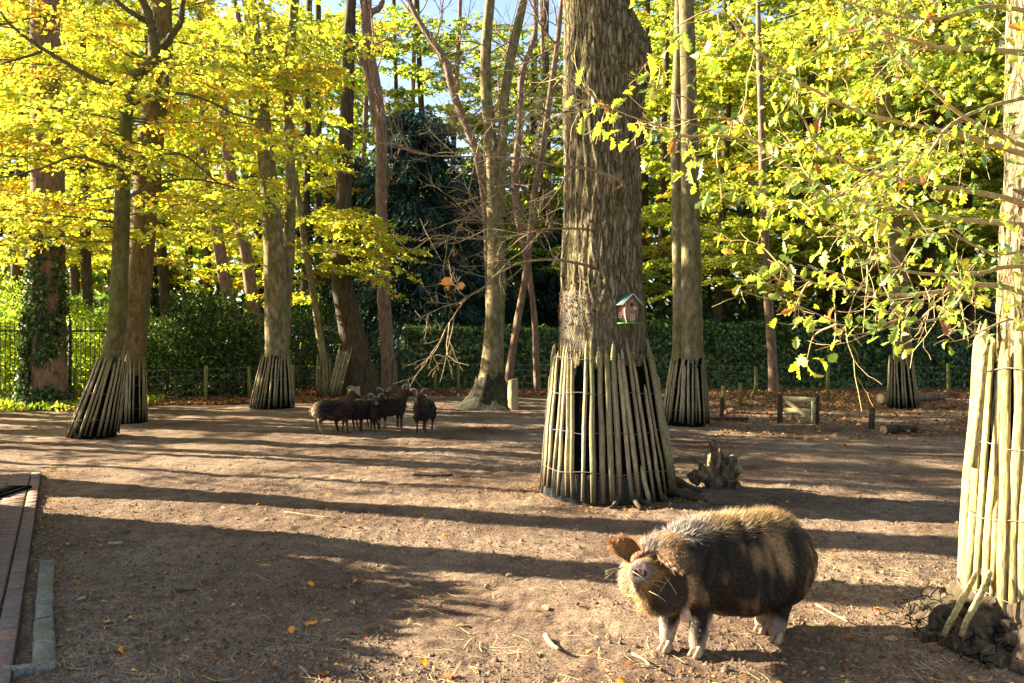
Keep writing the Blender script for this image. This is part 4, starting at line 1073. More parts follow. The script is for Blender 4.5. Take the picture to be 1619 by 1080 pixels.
# ================================================================== right oak
OY = 4.85
def oak_extra(root, C, rng):
    Bs = [([(1640, 86), (1603, 82), (1540, 78), (1480, 75), (1447, 67), (1400, 50), (1350, 20)], 4.6, -.10, .026, .005),
          ([(1640, 330), (1587, 313), (1497, 297), (1427, 283), (1370, 273), (1327, 250), (1293, 230), (1273, 193), (1255, 160)], 4.7, -.10, .026, .004),
          ([(1640, 250), (1520, 215), (1413, 192), (1363, 178), (1313, 157), (1260, 127), (1227, 103), (1197, 80), (1167, 47), (1140, 10)], 4.7, -.09, .024, .004),
          ([(1640, 240), (1537, 193), (1480, 147), (1440, 107), (1413, 80), (1390, 57), (1370, 20)], 4.5, -.06, .020, .004),
          ([(1640, 470), (1583, 453), (1530, 452), (1480, 462), (1413, 467), (1363, 457), (1313, 455), (1270, 440), (1240, 425)], 4.6, -.10, .022, .004),
          ([(1535, 455), (1527, 460), (1497, 497), (1463, 508), (1430, 503), (1380, 517), (1330, 513), (1300, 500)], 4.1, -.04, .012, .003),
          ([(1640, 420), (1583, 423), (1547, 432), (1447, 432), (1407, 410), (1363, 383), (1330, 360), (1290, 340)], 4.6, -.12, .018, .004),
          ([(1640, 360), (1590, 353), (1450, 340), (1313, 300), (1230, 253), (1163, 197), (1120, 172), (1080, 153), (1040, 140)], 4.6, -.06, .024, .004),
          ([(1190, 225), (1140, 215), (1080, 215), (1033, 197), (987, 180), (947, 160), (930, 148)], 4.05, -.03, .010, .003),
          ([(1640, 515), (1600, 505), (1560, 520), (1530, 535), (1500, 541)], 4.5, -.06, .011, .003),
          ([(1640, 20), (1560, 10), (1480, 30), (1390, 20), (1300, -10)], 4.4, -.10, .018, .004),
          ([(1640, 150), (1560, 170), (1500, 200), (1460, 250), (1400, 260), (1340, 300), (1300, 330)], 4.4, -.10, .016, .004),
          ([(1640, 395), (1570, 400), (1500, 370), (1440, 375), (1380, 340)], 4.3, -.10, .013, .003)]
    tips = []; allP = []
    tw = MB()
    for bi, (pts, Y, dy, r0, r1) in enumerate(Bs):
        mb = MB()
        pp = [W(x, y, max(Y + dy * k, 3.1)) for k, (x, y) in enumerate(pts)]
        P = poly_branch(mb, pp, r0 * .72, r1 * .8, n=len(pts) * 6); allP.append(P)
        part('branch', mb, M_OAKBRANCH, root, smooth=True)
        for q in range(9 if bi not in (8, 5, 9) else 6):
            k = rng.integers(len(P) // 5, len(P)); d = P[k] - P[k - 2]; d /= np.linalg.norm(d) + 1e-9
            s = rng.normal(0, 1, 3) * [.6, .5, 1]
            grow(rng, tw, P[k], d * .8 + s * .7, rng.uniform(.15, .48), rng.uniform(.003, .005), 1, 3, tips, 4, .45, -.01, .0016)
        for k in (len(P) - 1,): tips.append((P[k], P[k] - P[k - 2], 0))
    part('twigs', tw, M_OAKBRANCH, root, kind='stuff')
    # single leaves, each its own mesh object sharing data
    cnt = 0
    def ok(p): 
        px = CX + p[0] / p[1] * FPX; py = HY - (p[2] - CH) / p[1] * FPX
        return px > 915 and py < 560 and not (px < 1075 and py > 240)
    clusters = [(1278, 560, 4.0, 7, 0), (1262, 500, 4.0, 4, 1), (1235, 430, 3.9, 8, 1), (1260, 480, 4.0, 4, 4), (1330, 528, 3.9, 4, 0), (1505, 500, 3.8, 6, 1), (1432, 500, 3.9, 4, 1), (1385, 500, 3.9, 3, 3),
                (968, 175, 3.9, 7, None), (950, 205, 3.9, 3, 0), (1005, 215, 3.9, 5, 0), (1040, 195, 3.9, 5, None), (1070, 225, 3.9, 4, 0), (1022, 100, 3.9, 3, 0), (1060, 50, 3.8, 3, 1), (1140, 55, 3.9, 5, 0), (1180, 50, 3.8, 4, 1),
                (1160, 190, 4.0, 5, 2), (1100, 250, 4.0, 6, 3), (1140, 300, 4.0, 6, 1), (1220, 330, 3.9, 6, 0), (1160, 380, 3.9, 4, 4), (1290, 310, 3.9, 6, 1)]
    allpts = np.vstack(allP)
    for px, py, Y, n, col in clusters:
        c0 = W(px, py, Y); k0 = np.argmin(np.linalg.norm(allpts - c0, axis=1)); a0 = allpts[k0]
        cm = MB(); Pt = catmull([a0, (a0 + c0) / 2 + [0, 0, .04] + rng.normal(0, .02, 3), c0, c0 + (c0 - a0) * .1 + [0, 0, -.04]], 12); v_, f_ = tube(Pt, np.linspace(.005, .0018, 12), 4); cm.addf(v_, f_)
        for q in range(3): grow(rng, cm, Pt[rng.integers(6, 12)], rng.normal(0, 1, 3), .10, .002, 0, 0, None, 3, .3, 0, .0012)
        part('twig', cm, M_OAKBRANCH, root)
        for q in range(n):
            p = W(px + rng.normal(0, 17), py + rng.normal(0, 15), Y + rng.normal(0, .08))
            lobed(root, p, rng.uniform(.06, .095), rng, col=col if (col is not None and rng.random() < .6) else None); cnt += 1
    rng.shuffle(tips)
    for p, d, _ in tips:
        if not ok(p): continue
        for q in range(rng.integers(1, 3)):
            if cnt >= 298: break
            lobed(root, p + rng.normal(0, .025, 3), rng.uniform(.05, .082), rng); cnt += 1
    # the many smaller leaves beyond the nearest three hundred
    st = MB(); arr = []
    for key in list(LOB):
        if key[0] == 'oak' and key[3] == '' and key[1] in (0, 1, 3): arr.append(LOB[key])
    def grab(me):
        n = len(me.vertices); v = np.empty(n * 3, np.float32); me.vertices.foreach_get('co', v)
        t = np.empty(len(me.loops), np.int32); me.loops.foreach_get('vertex_index', t)
        c = np.empty(n * 4, np.float32); me.color_attributes['col'].data.foreach_get('color', c)
        return v.reshape(-1, 3), t.reshape(-1, 3), c.reshape(-1, 4)[:, :3]
    G_ = [grab(m) for m in arr]
    for q in range(850):
        Pb = allP[[0, 1, 2, 3, 4, 6, 7, 10, 11, 12][rng.integers(10)]]; p = Pb[rng.integers(len(Pb) // 6, len(Pb))] + rng.normal(0, 1, 3) * [.16, .35, .16]
        if not ok(p) or p[1] < 3.4: continue
        v, t, c = G_[rng.integers(len(G_))]; U = rng.normal(0, .6, 3) + [-.3, 0, -.6]; U /= np.linalg.norm(U)
        N_ = rng.normal(0, .6, 3) + [0, -.3, .7]; X = np.cross(U, N_); X /= np.linalg.norm(X); Z = np.cross(X, U)
        st.add(p + (v @ np.stack([X, U, Z])) * rng.uniform(.045, .07), t, c)
    part('foliage', st, M_BIGLEAF, root, kind='stuff')
    # root mass at the foot
tree('oak_tree', 'rough sunlit trunk at the right edge with long leafy branches reaching left', [(1660, 1030, 170), (1658, 900, 160), (1656, 780, 150), (1655, 640, 140), (1655, 450, 132), (1658, 300, 126), (1660, 120, 120), (1662, -40, 112)], OY, M_OAKBARK2, seed=31, seg=150, rows=280, flare=(.3, .2), lobes=.06, barkamp=.013, barkfreq=(11, 3.0), extend=3, extra=oak_extra)
OX = W(1658, 0, OY)[0]
guard((OX, OY, 0), 'oak', .058, 1.5, M_PALE2, 52, .43, .345, 'tall sun-bleached pales round the trunk at the right edge', 'picket guards round the trunks', top=(.01, 0), ztop=1.74, rings=(.28, .70, 1.10, 1.52), seed=33, zb=.16, skip=.05)

def remeshed(mb, voxel, smooth=6, name='body'):
    me = mb.mesh(name, M_HIDE)
    o = bpy.data.objects.new('tmp_' + name, me); COL.objects.link(o)
    m = o.modifiers.new('r', 'REMESH'); m.mode = 'VOXEL'; m.voxel_size = voxel
    s = o.modifiers.new('s', 'SMOOTH'); s.factor = .5; s.iterations = smooth
    dg = bpy.context.evaluated_depsgraph_get()
    out = bpy.data.meshes.new_from_object(o.evaluated_get(dg))
    bpy.data.objects.remove(o)
    n = len(out.vertices); V = np.empty(n * 3); out.vertices.foreach_get('co', V); V = V.reshape(-1, 3)
    Nn = np.empty(n * 3); out.vertices.foreach_get('normal', Nn); Nn = Nn.reshape(-1, 3)
    k = len(out.polygons); vi = np.empty(len(out.loops), int); out.loops.foreach_get('vertex_index', vi)
    lt = np.empty(k, int); out.polygons.foreach_get('loop_total', lt)
    ls = np.empty(k, int); out.polygons.foreach_get('loop_start', ls)
    Fq = [vi[ls[lt == c][:, None] + np.arange(c)] for c in (3, 4) if (lt == c).any()]
    bpy.data.meshes.remove(out)
    return V, Nn, Fq
def ell(mb, c, r, rot=None, n=14):
    th = np.linspace(0, np.pi, n)[1:-1]; ph = np.linspace(0, 2 * np.pi, 2 * n, endpoint=False)
    V = np.array([[math.sin(t) * math.cos(p), math.sin(t) * math.sin(p), math.cos(t)] for t in th for p in ph] + [[0, 0, 1], [0, 0, -1]])
    V = V * np.asarray(r)
    if rot is not None: V = V @ np.asarray(rot).T
    m = 2 * n; k = len(th)
    F = [[q * m + a, (q + 1) * m + a, (q + 1) * m + (a + 1) % m, q * m + (a + 1) % m] for q in range(k - 1) for a in range(m)]
    T = [[k * m, a, (a + 1) % m] for a in range(m)] + [[k * m + 1, (k - 1) * m + (a + 1) % m, (k - 1) * m + a] for a in range(m)]
    mb.addf(V + np.asarray(c), [np.array(F), np.array(T)])
def cap(mb, p, q, r0, r1, seg=14):
    p, q = np.asarray(p, float), np.asarray(q, float)
    v, f = tube(np.array([p, (p + q) / 2, q]), [r0, (r0 + r1) / 2, r1], seg); mb.addf(v, f)
    ell(mb, p, (r0,) * 3, n=9); ell(mb, q, (r1,) * 3, n=9)
def hairs(V, Nn, n, rng, ln, wd, flow, lift, colf, wsel=None):
    k = rng.choice(len(V), n, p=wsel / wsel.sum() if wsel is not None else None)
    P = V[k] + rng.normal(0, .004, (n, 3)); N_ = Nn[k]
    d = np.asarray(flow(P)) ; d = d - N_ * (d * N_).sum(1)[:, None]
    d = d / (np.linalg.norm(d, axis=1)[:, None] + 1e-6)
    lf = lift(P) if callable(lift) else lift
    D = d + N_ * np.asarray(lf).reshape(-1, 1) + rng.normal(0, .28, (n, 3)); D /= np.linalg.norm(D, axis=1)[:, None]
    L = (ln(P) if callable(ln) else np.full(n, ln)) * rng.uniform(.6, 1.3, n)
    Sd = np.cross(D, N_ + rng.normal(0, .3, (n, 3))); Sd /= np.linalg.norm(Sd, axis=1)[:, None] + 1e-9
    w = wd * rng.uniform(.6, 1.2, n)[:, None]
    P = P - N_ * .003
    Vt = np.stack([P - Sd * w, P + Sd * w, P + D * L[:, None] + N_ * 0], 1).reshape(-1, 3)
    return Vt, np.arange(3 * n).reshape(n, 3), np.repeat(colf(P, k), 3, 0)

# ------------------------------------------------------------------ dark root foot of the right oak, broken pales leaning out of it
def root_foot(c, r, h, seed, n=9, rad=.05, mt=M_ROOT, name='root', parent=None, span=(2.2, 5.6)):
    rng = np.random.default_rng(seed)
    for q in range(n):
        a = span[0] + (span[1] - span[0]) * (q + rng.uniform(-.2, .2)) / (n - 1)
        d = np.array([math.cos(a), math.sin(a), 0])
        P = [np.array([c[0], c[1], h]) + d * r * .55, np.array([c[0], c[1], h * .62]) + d * r * .8, np.array([c[0], c[1], h * .25]) + d * r * 1.05 + rng.normal(0, .03, 3), np.array([c[0], c[1], .01]) + d * r * rng.uniform(1.25, 1.7)]
        P = catmull(P, 14); P[1:-1] += rng.normal(0, rad * .16, (12, 3))
        mb = MB(); v, f = tube(P, np.linspace(rad * 1.5, rad * .45, 14) * rng.uniform(.8, 1.2, 14), 8); mb.addf(v, f)
        part(name, mb, mt, parent, smooth=True)
oak_root = [o for o in COL.objects if o.name.startswith('oak_tree') and o.parent is None][0]
root_foot((OX, OY), .46, .42, 61, n=17, rad=.075, mt=M_DARKBARK, parent=oak_root, span=(2.3, 5.3))
def tangle(root, c, r, h, seed, n, mt=M_NET, lo=2.2, hi=5.6):
    rng = np.random.default_rng(seed); mb = MB()
    for q in range(n):
        a = rng.uniform(lo, hi); rr = r * rng.uniform(.8, 1.35); z = rng.uniform(0, h) * (1.6 - rr / r)
        p = np.array([c[0] + rr * math.cos(a), c[1] + rr * math.sin(a), max(z, .01)])
        P = [p]
        d = rng.normal(0, 1, 3) * [1, 1, .7]
        for k in range(4):
            d = d * .7 + rng.normal(0, .6, 3); P.append(P[-1] + d / np.linalg.norm(d) * .035)
        P = np.array(P); P[:, 2] = np.maximum(P[:, 2], .008)
        v, f = tube(P, .0035, 3, False); mb.addf(v, f)
    part('torn_netting', mb, mt, root, kind='stuff')
M_ROOTMASS = wood('root_mass', (.012, .010, .008), (.05, .038, .028), (.15, .11, .075), 30)
rm = MB(); rg = np.random.default_rng(9)
for q in range(70):
    a = rg.uniform(2.3, 5.4); rr = rg.uniform(.30, .66); zc_ = max(.0, .26 * (1 - (rr / .66) ** 2) + rg.uniform(-.04, .04)); e_ = rg.uniform(.035, .08)
    ell(rm, (OX + rr * math.cos(a), OY + rr * math.sin(a), zc_), (e_, e_, e_ * .75), n=7)
Vm, Nm, Fm = remeshed(rm, .02, 1, 'm')
Vm = Vm + Nm * (.035 * (1 - 2 * np.abs(vn(Vm[:, 0] * 9, Vm[:, 1] * 9, Vm[:, 2] * 9))) + .015 * fbm(Vm[:, 0] * 30, Vm[:, 1] * 30, Vm[:, 2] * 30, 2))[:, None]
link('root_mass', mesh_np('root_mass', Vm - np.array(oak_root.location), Fm, M_ROOTMASS), oak_root)
tangle(oak_root, (OX, OY), .58, .28, 62, 140, lo=2.6, hi=5.2)
def loose_pale(root, p, q, wd=.06, mt=M_PALE2, seed=0):
    ln = 1.5 if mt is M_PALE2 else 1.3; vs = pale_variants('short_oak' if mt is M_PALE2 else 'small', .045, ln, mt)
    d = Vector(np.asarray(q) - np.asarray(p)); L = d.length; d.normalize()
    xx = d.cross(Vector((0, -1, .2))).normalized(); yy = d.cross(xx)
    o = link('pale', vs[seed % 7], root)
    o.matrix_local = Matrix.Translation(Vector(p) - root.location) @ Matrix((xx, yy, d)).transposed().to_4x4() @ Matrix.Scale(L / ln, 4, (0, 0, 1))
og = [o for o in COL.objects if o.get('label', '').startswith('tall sun-bleached')][0]
for k, (a, b) in enumerate([(((1490, 1004), 4.6), ((1545, 905), 4.72)), (((1516, 1004), 4.5), ((1566, 900), 4.62)), (((1538, 740), 4.72), ((1560, 540), 4.78))]):
    loose_pale(og, W(a[0][0], a[0][1], a[1]), W(b[0][0], b[0][1], b[1]), seed=k)
bt = [o for o in COL.objects if o.name.startswith('great_oak')][0]
BX = W(962, 0, BIGY)[0]
root_foot((BX, BIGY), .66, .20, 63, n=9, rad=.04, mt=M_DARKBARK, parent=bt, span=(4.6, 6.9))
# square garden mesh round the foot of the big guard
gm = MB(); a_ = np.linspace(math.pi * 1.02, math.pi * 1.62, 90)
rf = lambda a, z: np.stack([BX + (.735 - z * .12 + .012 * np.sin(a * 31)) * np.cos(a), BIGY + (.735 - z * .12 + .012 * np.sin(a * 31)) * np.sin(a), z + 0 * a], -1)
for z in np.arange(.01, .30, .022):
    v, f = tube(rf(a_, z), .0016, 3, False); gm.addf(v, f)
for a in a_[::1]:
    zz = np.linspace(.0, .30, 5)
    v, f = tube(rf(np.full(5, a), zz), .0016, 3, False); gm.addf(v, f)
bg_ = [o for o in COL.objects if o.get('label', '').startswith('broad skirt of mossy')][0]
part('garden_mesh', gm, mat('grey_mesh', lambda h: surf(h, (.12, .12, .11), .6, None, .3)), bg_, kind='stuff')
for k, (a, b, Y) in enumerate([((866, 700), (873, 560), 9.3), ((862, 672), (870, 598), 9.35), ((868, 626), (878, 568), 9.4)]):
    loose_pale(bg_, W(a[0], a[1], Y), W(b[0], b[1], Y), mt=M_PALE, seed=k, wd=.05)
loose_pale(bg_, W(1026, 800, 8.55), W(1013, 735, 8.68), mt=M_PALE, seed=3, wd=.05)

# ------------------------------------------------------------------ iron railing
def bar_mesh(h, r=.011):
    V = []
    for z, k in ((0, 1), (h - .07, 1), (h - .05, 1.5), (h, .05)):
        for a in range(6): V.append((r * k * math.cos(a * math.pi / 3), r * k * math.sin(a * math.pi / 3), z))
    F = [[q * 6 + a, q * 6 + (a + 1) % 6, (q + 1) * 6 + (a + 1) % 6, (q + 1) * 6 + a] for q in range(3) for a in range(6)]
    return mesh_np('bar', V, [np.array(F)], M_IRON)
def railing(p, q, h, label, step=.115):
    p, q = np.array(p, float), np.array(q, float); L = np.linalg.norm(q - p); n = int(L / step)
    root = empty('iron_railing', (p[0], p[1], 0), label, 'railing'); me = bar_mesh(h)
    for k in range(n + 1):
        o = link('bar', me, root, tuple((q - p) * k / n)[:2] + (0.02,))
    for z in (.18, h - .22):
        mb = MB(); v, f = beam((p[0], p[1], z), (q[0], q[1], z), .012, .045); mb.add(v, f); part('rail', mb, M_IRON, root)
    for k in range(int(L / 2.6) + 1):
        c = p + (q - p) * min(k * 2.6 / L, 1)
        mb = MB(); v, f = box((c[0], c[1] + .05, h * .52), (.06, .06, h * 1.04)); mb.add(v, f); part('post', mb, M_IRON, root)
railing(W(-60, 0, 21.9)[:2], W(216, 0, 22.4)[:2], 2.08, 'dark iron railing left of the leaning pair of trunks')
railing(W(218, 0, 23.9)[:2], W(650, 0, 28.0)[:2], 2.02, 'dark iron railing running behind the shrubs to the hedge')

# ------------------------------------------------------------------ wire stock fence
wf = empty('stock_fence', (W(222, 0, 21.4)[0], 21.4, 0), 'low wire stock fence on green wooden posts along the back of the paddock', 'fence')
FP = [(-60, 20.9, .95), (118, 20.9, .95), (222, 21.4, .92), (325, 22.5, .95), (395, 23.6, .9), (463, 24.4, .9), (688, 26.4, .85), (724, 26.2, .9), (905, 26.0, .9), (1118, 20.6, .5), (1144, 20.2, .55), (1170, 21.3, .55)]
FR = [(905, 26.0, .9), (1196, 24.4, .85), (1309, 23.2, 1.0), (1500, 23.8, .95), (1700, 24.2, .95)]
def post_mb(x, y, h, r=.045, seg=8, tilt=(0, 0)):
    mb = MB(); P = np.array([[x, y, -.05], [x + tilt[0] * .5, y + tilt[1] * .5, h * .5], [x + tilt[0], y + tilt[1], h - .02], [x + tilt[0], y + tilt[1], h]])
    v, f = tube(P, [r * 1.03, r, r * .97, r * .82], seg); mb.addf(v, f); return mb
for px, Y, h in FP + FR[1:]:
    part('post', post_mb(W(px, 0, Y)[0], Y, h, .05, 8, (random.uniform(-.03, .03), 0)), M_POST, wf, smooth=False)
line = FP[:9] + FR[1:]
for z in (.12, .3, .5, .7, .86):
    mb = MB(); v, f = tube(np.array([[W(px, 0, Y)[0], Y - .05, z] for px, Y, h in line]), .004, 4, False); mb.addf(v, f); part('wire', mb, M_WIRE, wf)
mb = MB()
for (a, b) in zip(line[:-1], line[1:]):
    p, q = np.array([W(a[0], 0, a[1])[0], a[1] - .05]), np.array([W(b[0], 0, b[1])[0], b[1] - .05])
    for t in np.arange(0, 1, .15 / np.linalg.norm(q - p)):
        c = p + (q - p) * t; w = .002
        mb.add([(c[0] - w, c[1], .1), (c[0] + w, c[1], .1), (c[0] + w, c[1], .86), (c[0] - w, c[1], .86)], [[0, 1, 2, 3]])
part('mesh_wire', mb, M_WIRE, wf, kind='stuff')
for p, q in (((648, 594), (640, 618)), ((650, 594), (673, 619)), ((1196, 606), (1188, 630))):
    Y = 26.3 if p[0] < 1000 else 24.2
    a, b = W(p[0], p[1], Y), W(q[0], q[1], Y - .1); b[2] = 0
    mb = MB(); v, f = tube(np.array([a, b]), .035, 6); mb.addf(v, f); part('brace', mb, M_POST, wf)

# ------------------------------------------------------------------ low gate, lone posts, boards, wire line
gx0, gx1, gy0, gy1 = W(1233, 0, 16.9)[0], W(1291, 0, 16.5)[0], 16.9, 16.5
gt = empty('low_gate', (gx0, gy0, 0), 'low wooden gate with a diagonal brace between two dark posts', 'gate')
part('post', post_mb(gx0, gy0, .56, .055), M_DARKPOST, gt); part('post', post_mb(gx1, gy1, .60, .055), M_DARKPOST, gt)
for z, w_ in ((.49, .075), (.27, .065)):
    mb = MB(); v, f = beam((gx0 + .05, gy0 - .06, z), (gx1 - .04, gy1 - .06, z), .03, w_ * 1.25); mb.add(v, f); part('rail', mb, M_RAIL, gt)
mb = MB(); v, f = beam((gx0 + .07, gy0 - .10, .46), (gx1 - .07, gy1 - .10, .07), .03, .075); mb.add(v, f); part('brace', mb, M_CUT, gt)
mb = MB(); v, f = box((gx1 - .10, gy1 - .09, .27), (.05, .03, .40)); mb.add(v, f); part('upright', mb, M_RAIL, gt)
for px, Y, h, r, mt_, lab in ((1378, 15.9, .38, .055, M_DARKPOST, 'short brown post between the low gate and the picket skirt at right'),
                              (1544, 15.7, .40, .06, M_POST, 'short greenish post beside the sun-bleached pales at right'),
                              (1141, 17.8, .44, .04, M_DARKPOST, 'thin dark post right of the pale twin stems')):
    x = W(px, 0, Y)[0]; solo('wooden_post', post_mb(x, Y, h, r, 10, (.01, 0)), mt_, (x, Y, 0), lab, 'post')
p, q = W(1378, 0, 15.85), W(1640, 0, 15.6)
mb = MB(); v, f = tube(np.array([[W(1300, 0, 16.4)[0], 16.4, .27], [p[0], 15.84, .30], [W(1544, 0, 15.64)[0], 15.63, .32], [q[0], 15.6, .33]]), .006, 4); mb.addf(v, f)
solo('wire_line', mb, M_BRANCH, (p[0], 15.85, .3), 'single straight wire strung low between the short posts at right', 'wire')
mb = MB(); v, f = beam((W(1118, 0, 17.6)[0], 17.6, .03), (W(1183, 0, 17.2)[0], 17.2, .05), .14, .05); mb.add(v, f)
solo('board', mb, M_DARKPOST, (W(1140, 0, 17.5)[0], 17.5, 0), 'dark board lying flat at the foot of the thin dark post', 'board')

# ------------------------------------------------------------------ logs and stumps
def log(px0, Y0, px1, Y1, r, mt_, label, name='log', rise=0):
    a, b = np.array([W(px0, 0, Y0)[0], Y0, r * .9]), np.array([W(px1, 0, Y1)[0], Y1, r * .75 + rise])
    P = catmull([a, a * .6 + b * .4 + [0, 0, r * .1], b], 16); P[1:-1] += RN.normal(0, r * .07, (14, 3))
    root = empty(name, (a[0], a[1], 0), label, 'log')
    mb = MB(); v, f = tube(P, np.linspace(r, r * .6, 16) * RN.uniform(.93, 1.07, 16), 14, False); mb.addf(v, f); part('bark', mb, mt_, root, smooth=True)
    for c, rr, t in ((P[0], r, P[0] - P[1]), (P[-1], r * .6, P[-1] - P[-2])):
        t = t / np.linalg.norm(t); mb = MB(); v, f = tube(np.array([c - t * .01, c + t * .004]), rr * .97, 14); mb.addf(v, f); part('cut_face', mb, M_CUT, root)
log(1392, 21.6, 1490, 22.8, .15, M_PINK, 'sawn log lying behind the picket skirt before the hedge at right')
log(1397, 14.9, 1447, 15.3, .085, M_DARKBARK, 'small dark log on the soil right of the short brown post')
log(712, 25.6, 690, 26.4, .0501, M_DARKBARK, 'thin dark log under the hedge left of the flared trunk foot')
def stump(px, Y, r, h, label, slant=.03, mt_=M_CUT):
    x = W(px, 0, Y)[0]; root = empty('tree_stump', (x, Y, 0), label, 'stump')
    n = 22; V = []
    for z, k in ((-.05, 1.25), (.06, 1.1), (h * .5, 1.0), (h, .96)):
        for q in range(n):
            a = q * 2 * math.pi / n; rr = r * k * (1 + .07 * math.sin(3 * a) + .04 * math.sin(7 * a + 1))
            V.append((x + rr * math.cos(a), Y + rr * math.sin(a), z + (slant * math.cos(a) if z == h else 0)))
    F = [[q * n + a, q * n + (a + 1) % n, (q + 1) * n + (a + 1) % n, (q + 1) * n + a] for q in range(3) for a in range(n)]
    mb = MB(); mb.add(V, F); part('bark', mb, mt_, root, smooth=True)
    top = np.array(V[-n:]); mb = MB(); mb.add(np.vstack([top + [0, 0, .002], [[x, Y, h + .004]]]), [[a, (a + 1) % n, n] for a in range(n)]); part('cut_face', mb, M_CUT, root)
stump(811, 20.2, .12, .70, 'tall pale cut stump beside the flared foot of the forked trunk')
stump(559, 22.6, .165, .36, 'low pale stump behind the dark sheep', .04)

# gnarled dead root
rb = MB(); rc = W(1130, 0, 9.7)
def rp(px, py, Y=9.7): return W(px, py, Y)
for a, b, r0, r1 in (((1132, 755), (1128, 702), .085, .02), ((1135, 745), (1140, 715), .07, .025), ((1130, 760), (1097, 722), .05, .014), ((1128, 758), (1100, 752), .10, .06), ((1105, 755), (1094, 762), .06, .02),
                     ((1140, 752), (1158, 728), .10, .035), ((1145, 755), (1163, 742), .10, .05), ((1130, 765), (1122, 772), .07, .04), ((1150, 762), (1166, 768), .07, .02), ((1120, 745), (1112, 738), .05, .02), ((1150, 740), (1146, 726), .06, .02)):
    cap(rb, rp(a[0], a[1], 9.75), rp(b[0], b[1], 9.65 + random.uniform(-.15, .1)), r0, r1, 7)
Vr, Nr, Fr = remeshed(rb, .011, 0, 'root')
crv = np.round((1 - 2 * np.abs(vn(Vr[:, 0] * 12, Vr[:, 1] * 12, Vr[:, 2] * 4))) * 2.5) / 2.5
Vr = Vr + Nr * (.05 * crv - .012 + .014 * fbm(Vr[:, 0] * 40, Vr[:, 1] * 40, Vr[:, 2] * 20, 2))[:, None]
Vr[:, 2] = np.maximum(Vr[:, 2], -.02)
o = link('dead_root', mesh_np('dead_root', Vr - [rc[0], 9.7, 0], Fr, M_ROOT), None, (rc[0], 9.7, 0))
tag(o, 'gnarled dead tree root with upright spikes on the soil right of the massive trunk', 'tree root')

# ------------------------------------------------------------------ bird house
bhp = W(992, 512, 8.83)
bh = empty('bird_house', tuple(bhp), 'small brick-red bird house with a green roof hung on the massive trunk', 'bird house')
RZ = rotz(R(27)); bt_ = lambda V: (np.asarray(V) @ RZ.T) + bhp
M_BH = vmat('painted_wood', .6, .3, 60, .001)
def bpart(name, V, Fs, colr, parent=None):
    mb = MB(); mb.addf(bt_(V), [np.asarray(F) for F in Fs], np.array(colr)); return part(name, mb, M_BH, bh)
zz = [.012, .06, .12, .18, .215]; hw = [.062, .078, .086, .080, .070]; D = .075
outl = [(-h_, z) for h_, z in zip(hw, zz)] + [(0, .285)] + [(h_, z) for h_, z in zip(hw[::-1], zz[::-1])]
n = len(outl)
V = [(x, -D, z) for x, z in outl] + [(x, D, z) for x, z in outl]
F = [[a, (a + 1) % n, n + (a + 1) % n, n + a] for a in range(n)]
mb = MB(); nV = np.array(V + [(0, -D, .14), (0, D, .14)])
mb.addf(bt_(nV), [np.array(F), np.array([[(a + 1) % n, a, 2 * n] for a in range(n)] + [[n + a, n + (a + 1) % n, 2 * n + 1] for a in range(n)])], np.array((.36, .155, .10)))
part('body', mb, M_BH, bh)
for sgn in (-1, 1):
    p, q = np.array((0, 0, .300)), np.array((sgn * .125, 0, .185))
    d = (q - p) / np.linalg.norm(q - p); nn_ = np.array((d[2] * -sgn, 0, d[0] * sgn)) * (1 if True else 1)
    nn_ = np.array((-d[2], 0, d[0])) * sgn; nn_ = nn_ if nn_[2] > 0 else -nn_
    V = [p + a + b for a in (np.array((0, -.1, 0)), np.array((0, .09, 0))) for b in (0 * d, d * np.linalg.norm(q - p), d * np.linalg.norm(q - p) + nn_ * .012, nn_ * .012)]
    F = [[0, 1, 2, 3], [7, 6, 5, 4], [0, 4, 5, 1], [1, 5, 6, 2], [2, 6, 7, 3], [3, 7, 4, 0]]
    bpart('roof', V, [F], (.085, .17, .145))
    V2 = [v + np.array((0, -.004 if v[1] < 0 else -.186, 0)) for v in V]
    bpart('roof_trim', V2, [F], (.42, .44, .38))
v, f = box((-.005, -.02, .004), (.235, .23, .014)); bpart('floor', v, [f], (.05, .22, .04))
v, f = box((-.005, -.137, .004), (.235, .004, .010)); bpart('floor_edge', v, [f], (.10, .34, .07))
v, f = tube(np.array([[0, -D - .001, .195], [0, -D - .004, .195]]), .0175, 14); bpart('entrance_hole', v, f, (.006, .005, .004))
v, f = tube(np.array([[.012, -D - .001, .155], [.012, -D - .012, .155]]), .004, 8); bpart('perch', v, f, (.02, .015, .01))
v, f = tube(np.array([[0, -D - .001, 0], [0, -D - .005, 0]]), 1, 16); v = v * [.027, 1, .015] + [.040, 0, .160]; bpart('name_plate', v, f, (.72, .74, .74))
for k, x in enumerate((.028, .035, .042, .050)):
    v, f = box((x, -D - .0065, .160 + .001 * (k % 2)), (.005, .002, .009 if k % 2 else .006)); bpart('plate_writing', v, [f], (.06, .13, .35))
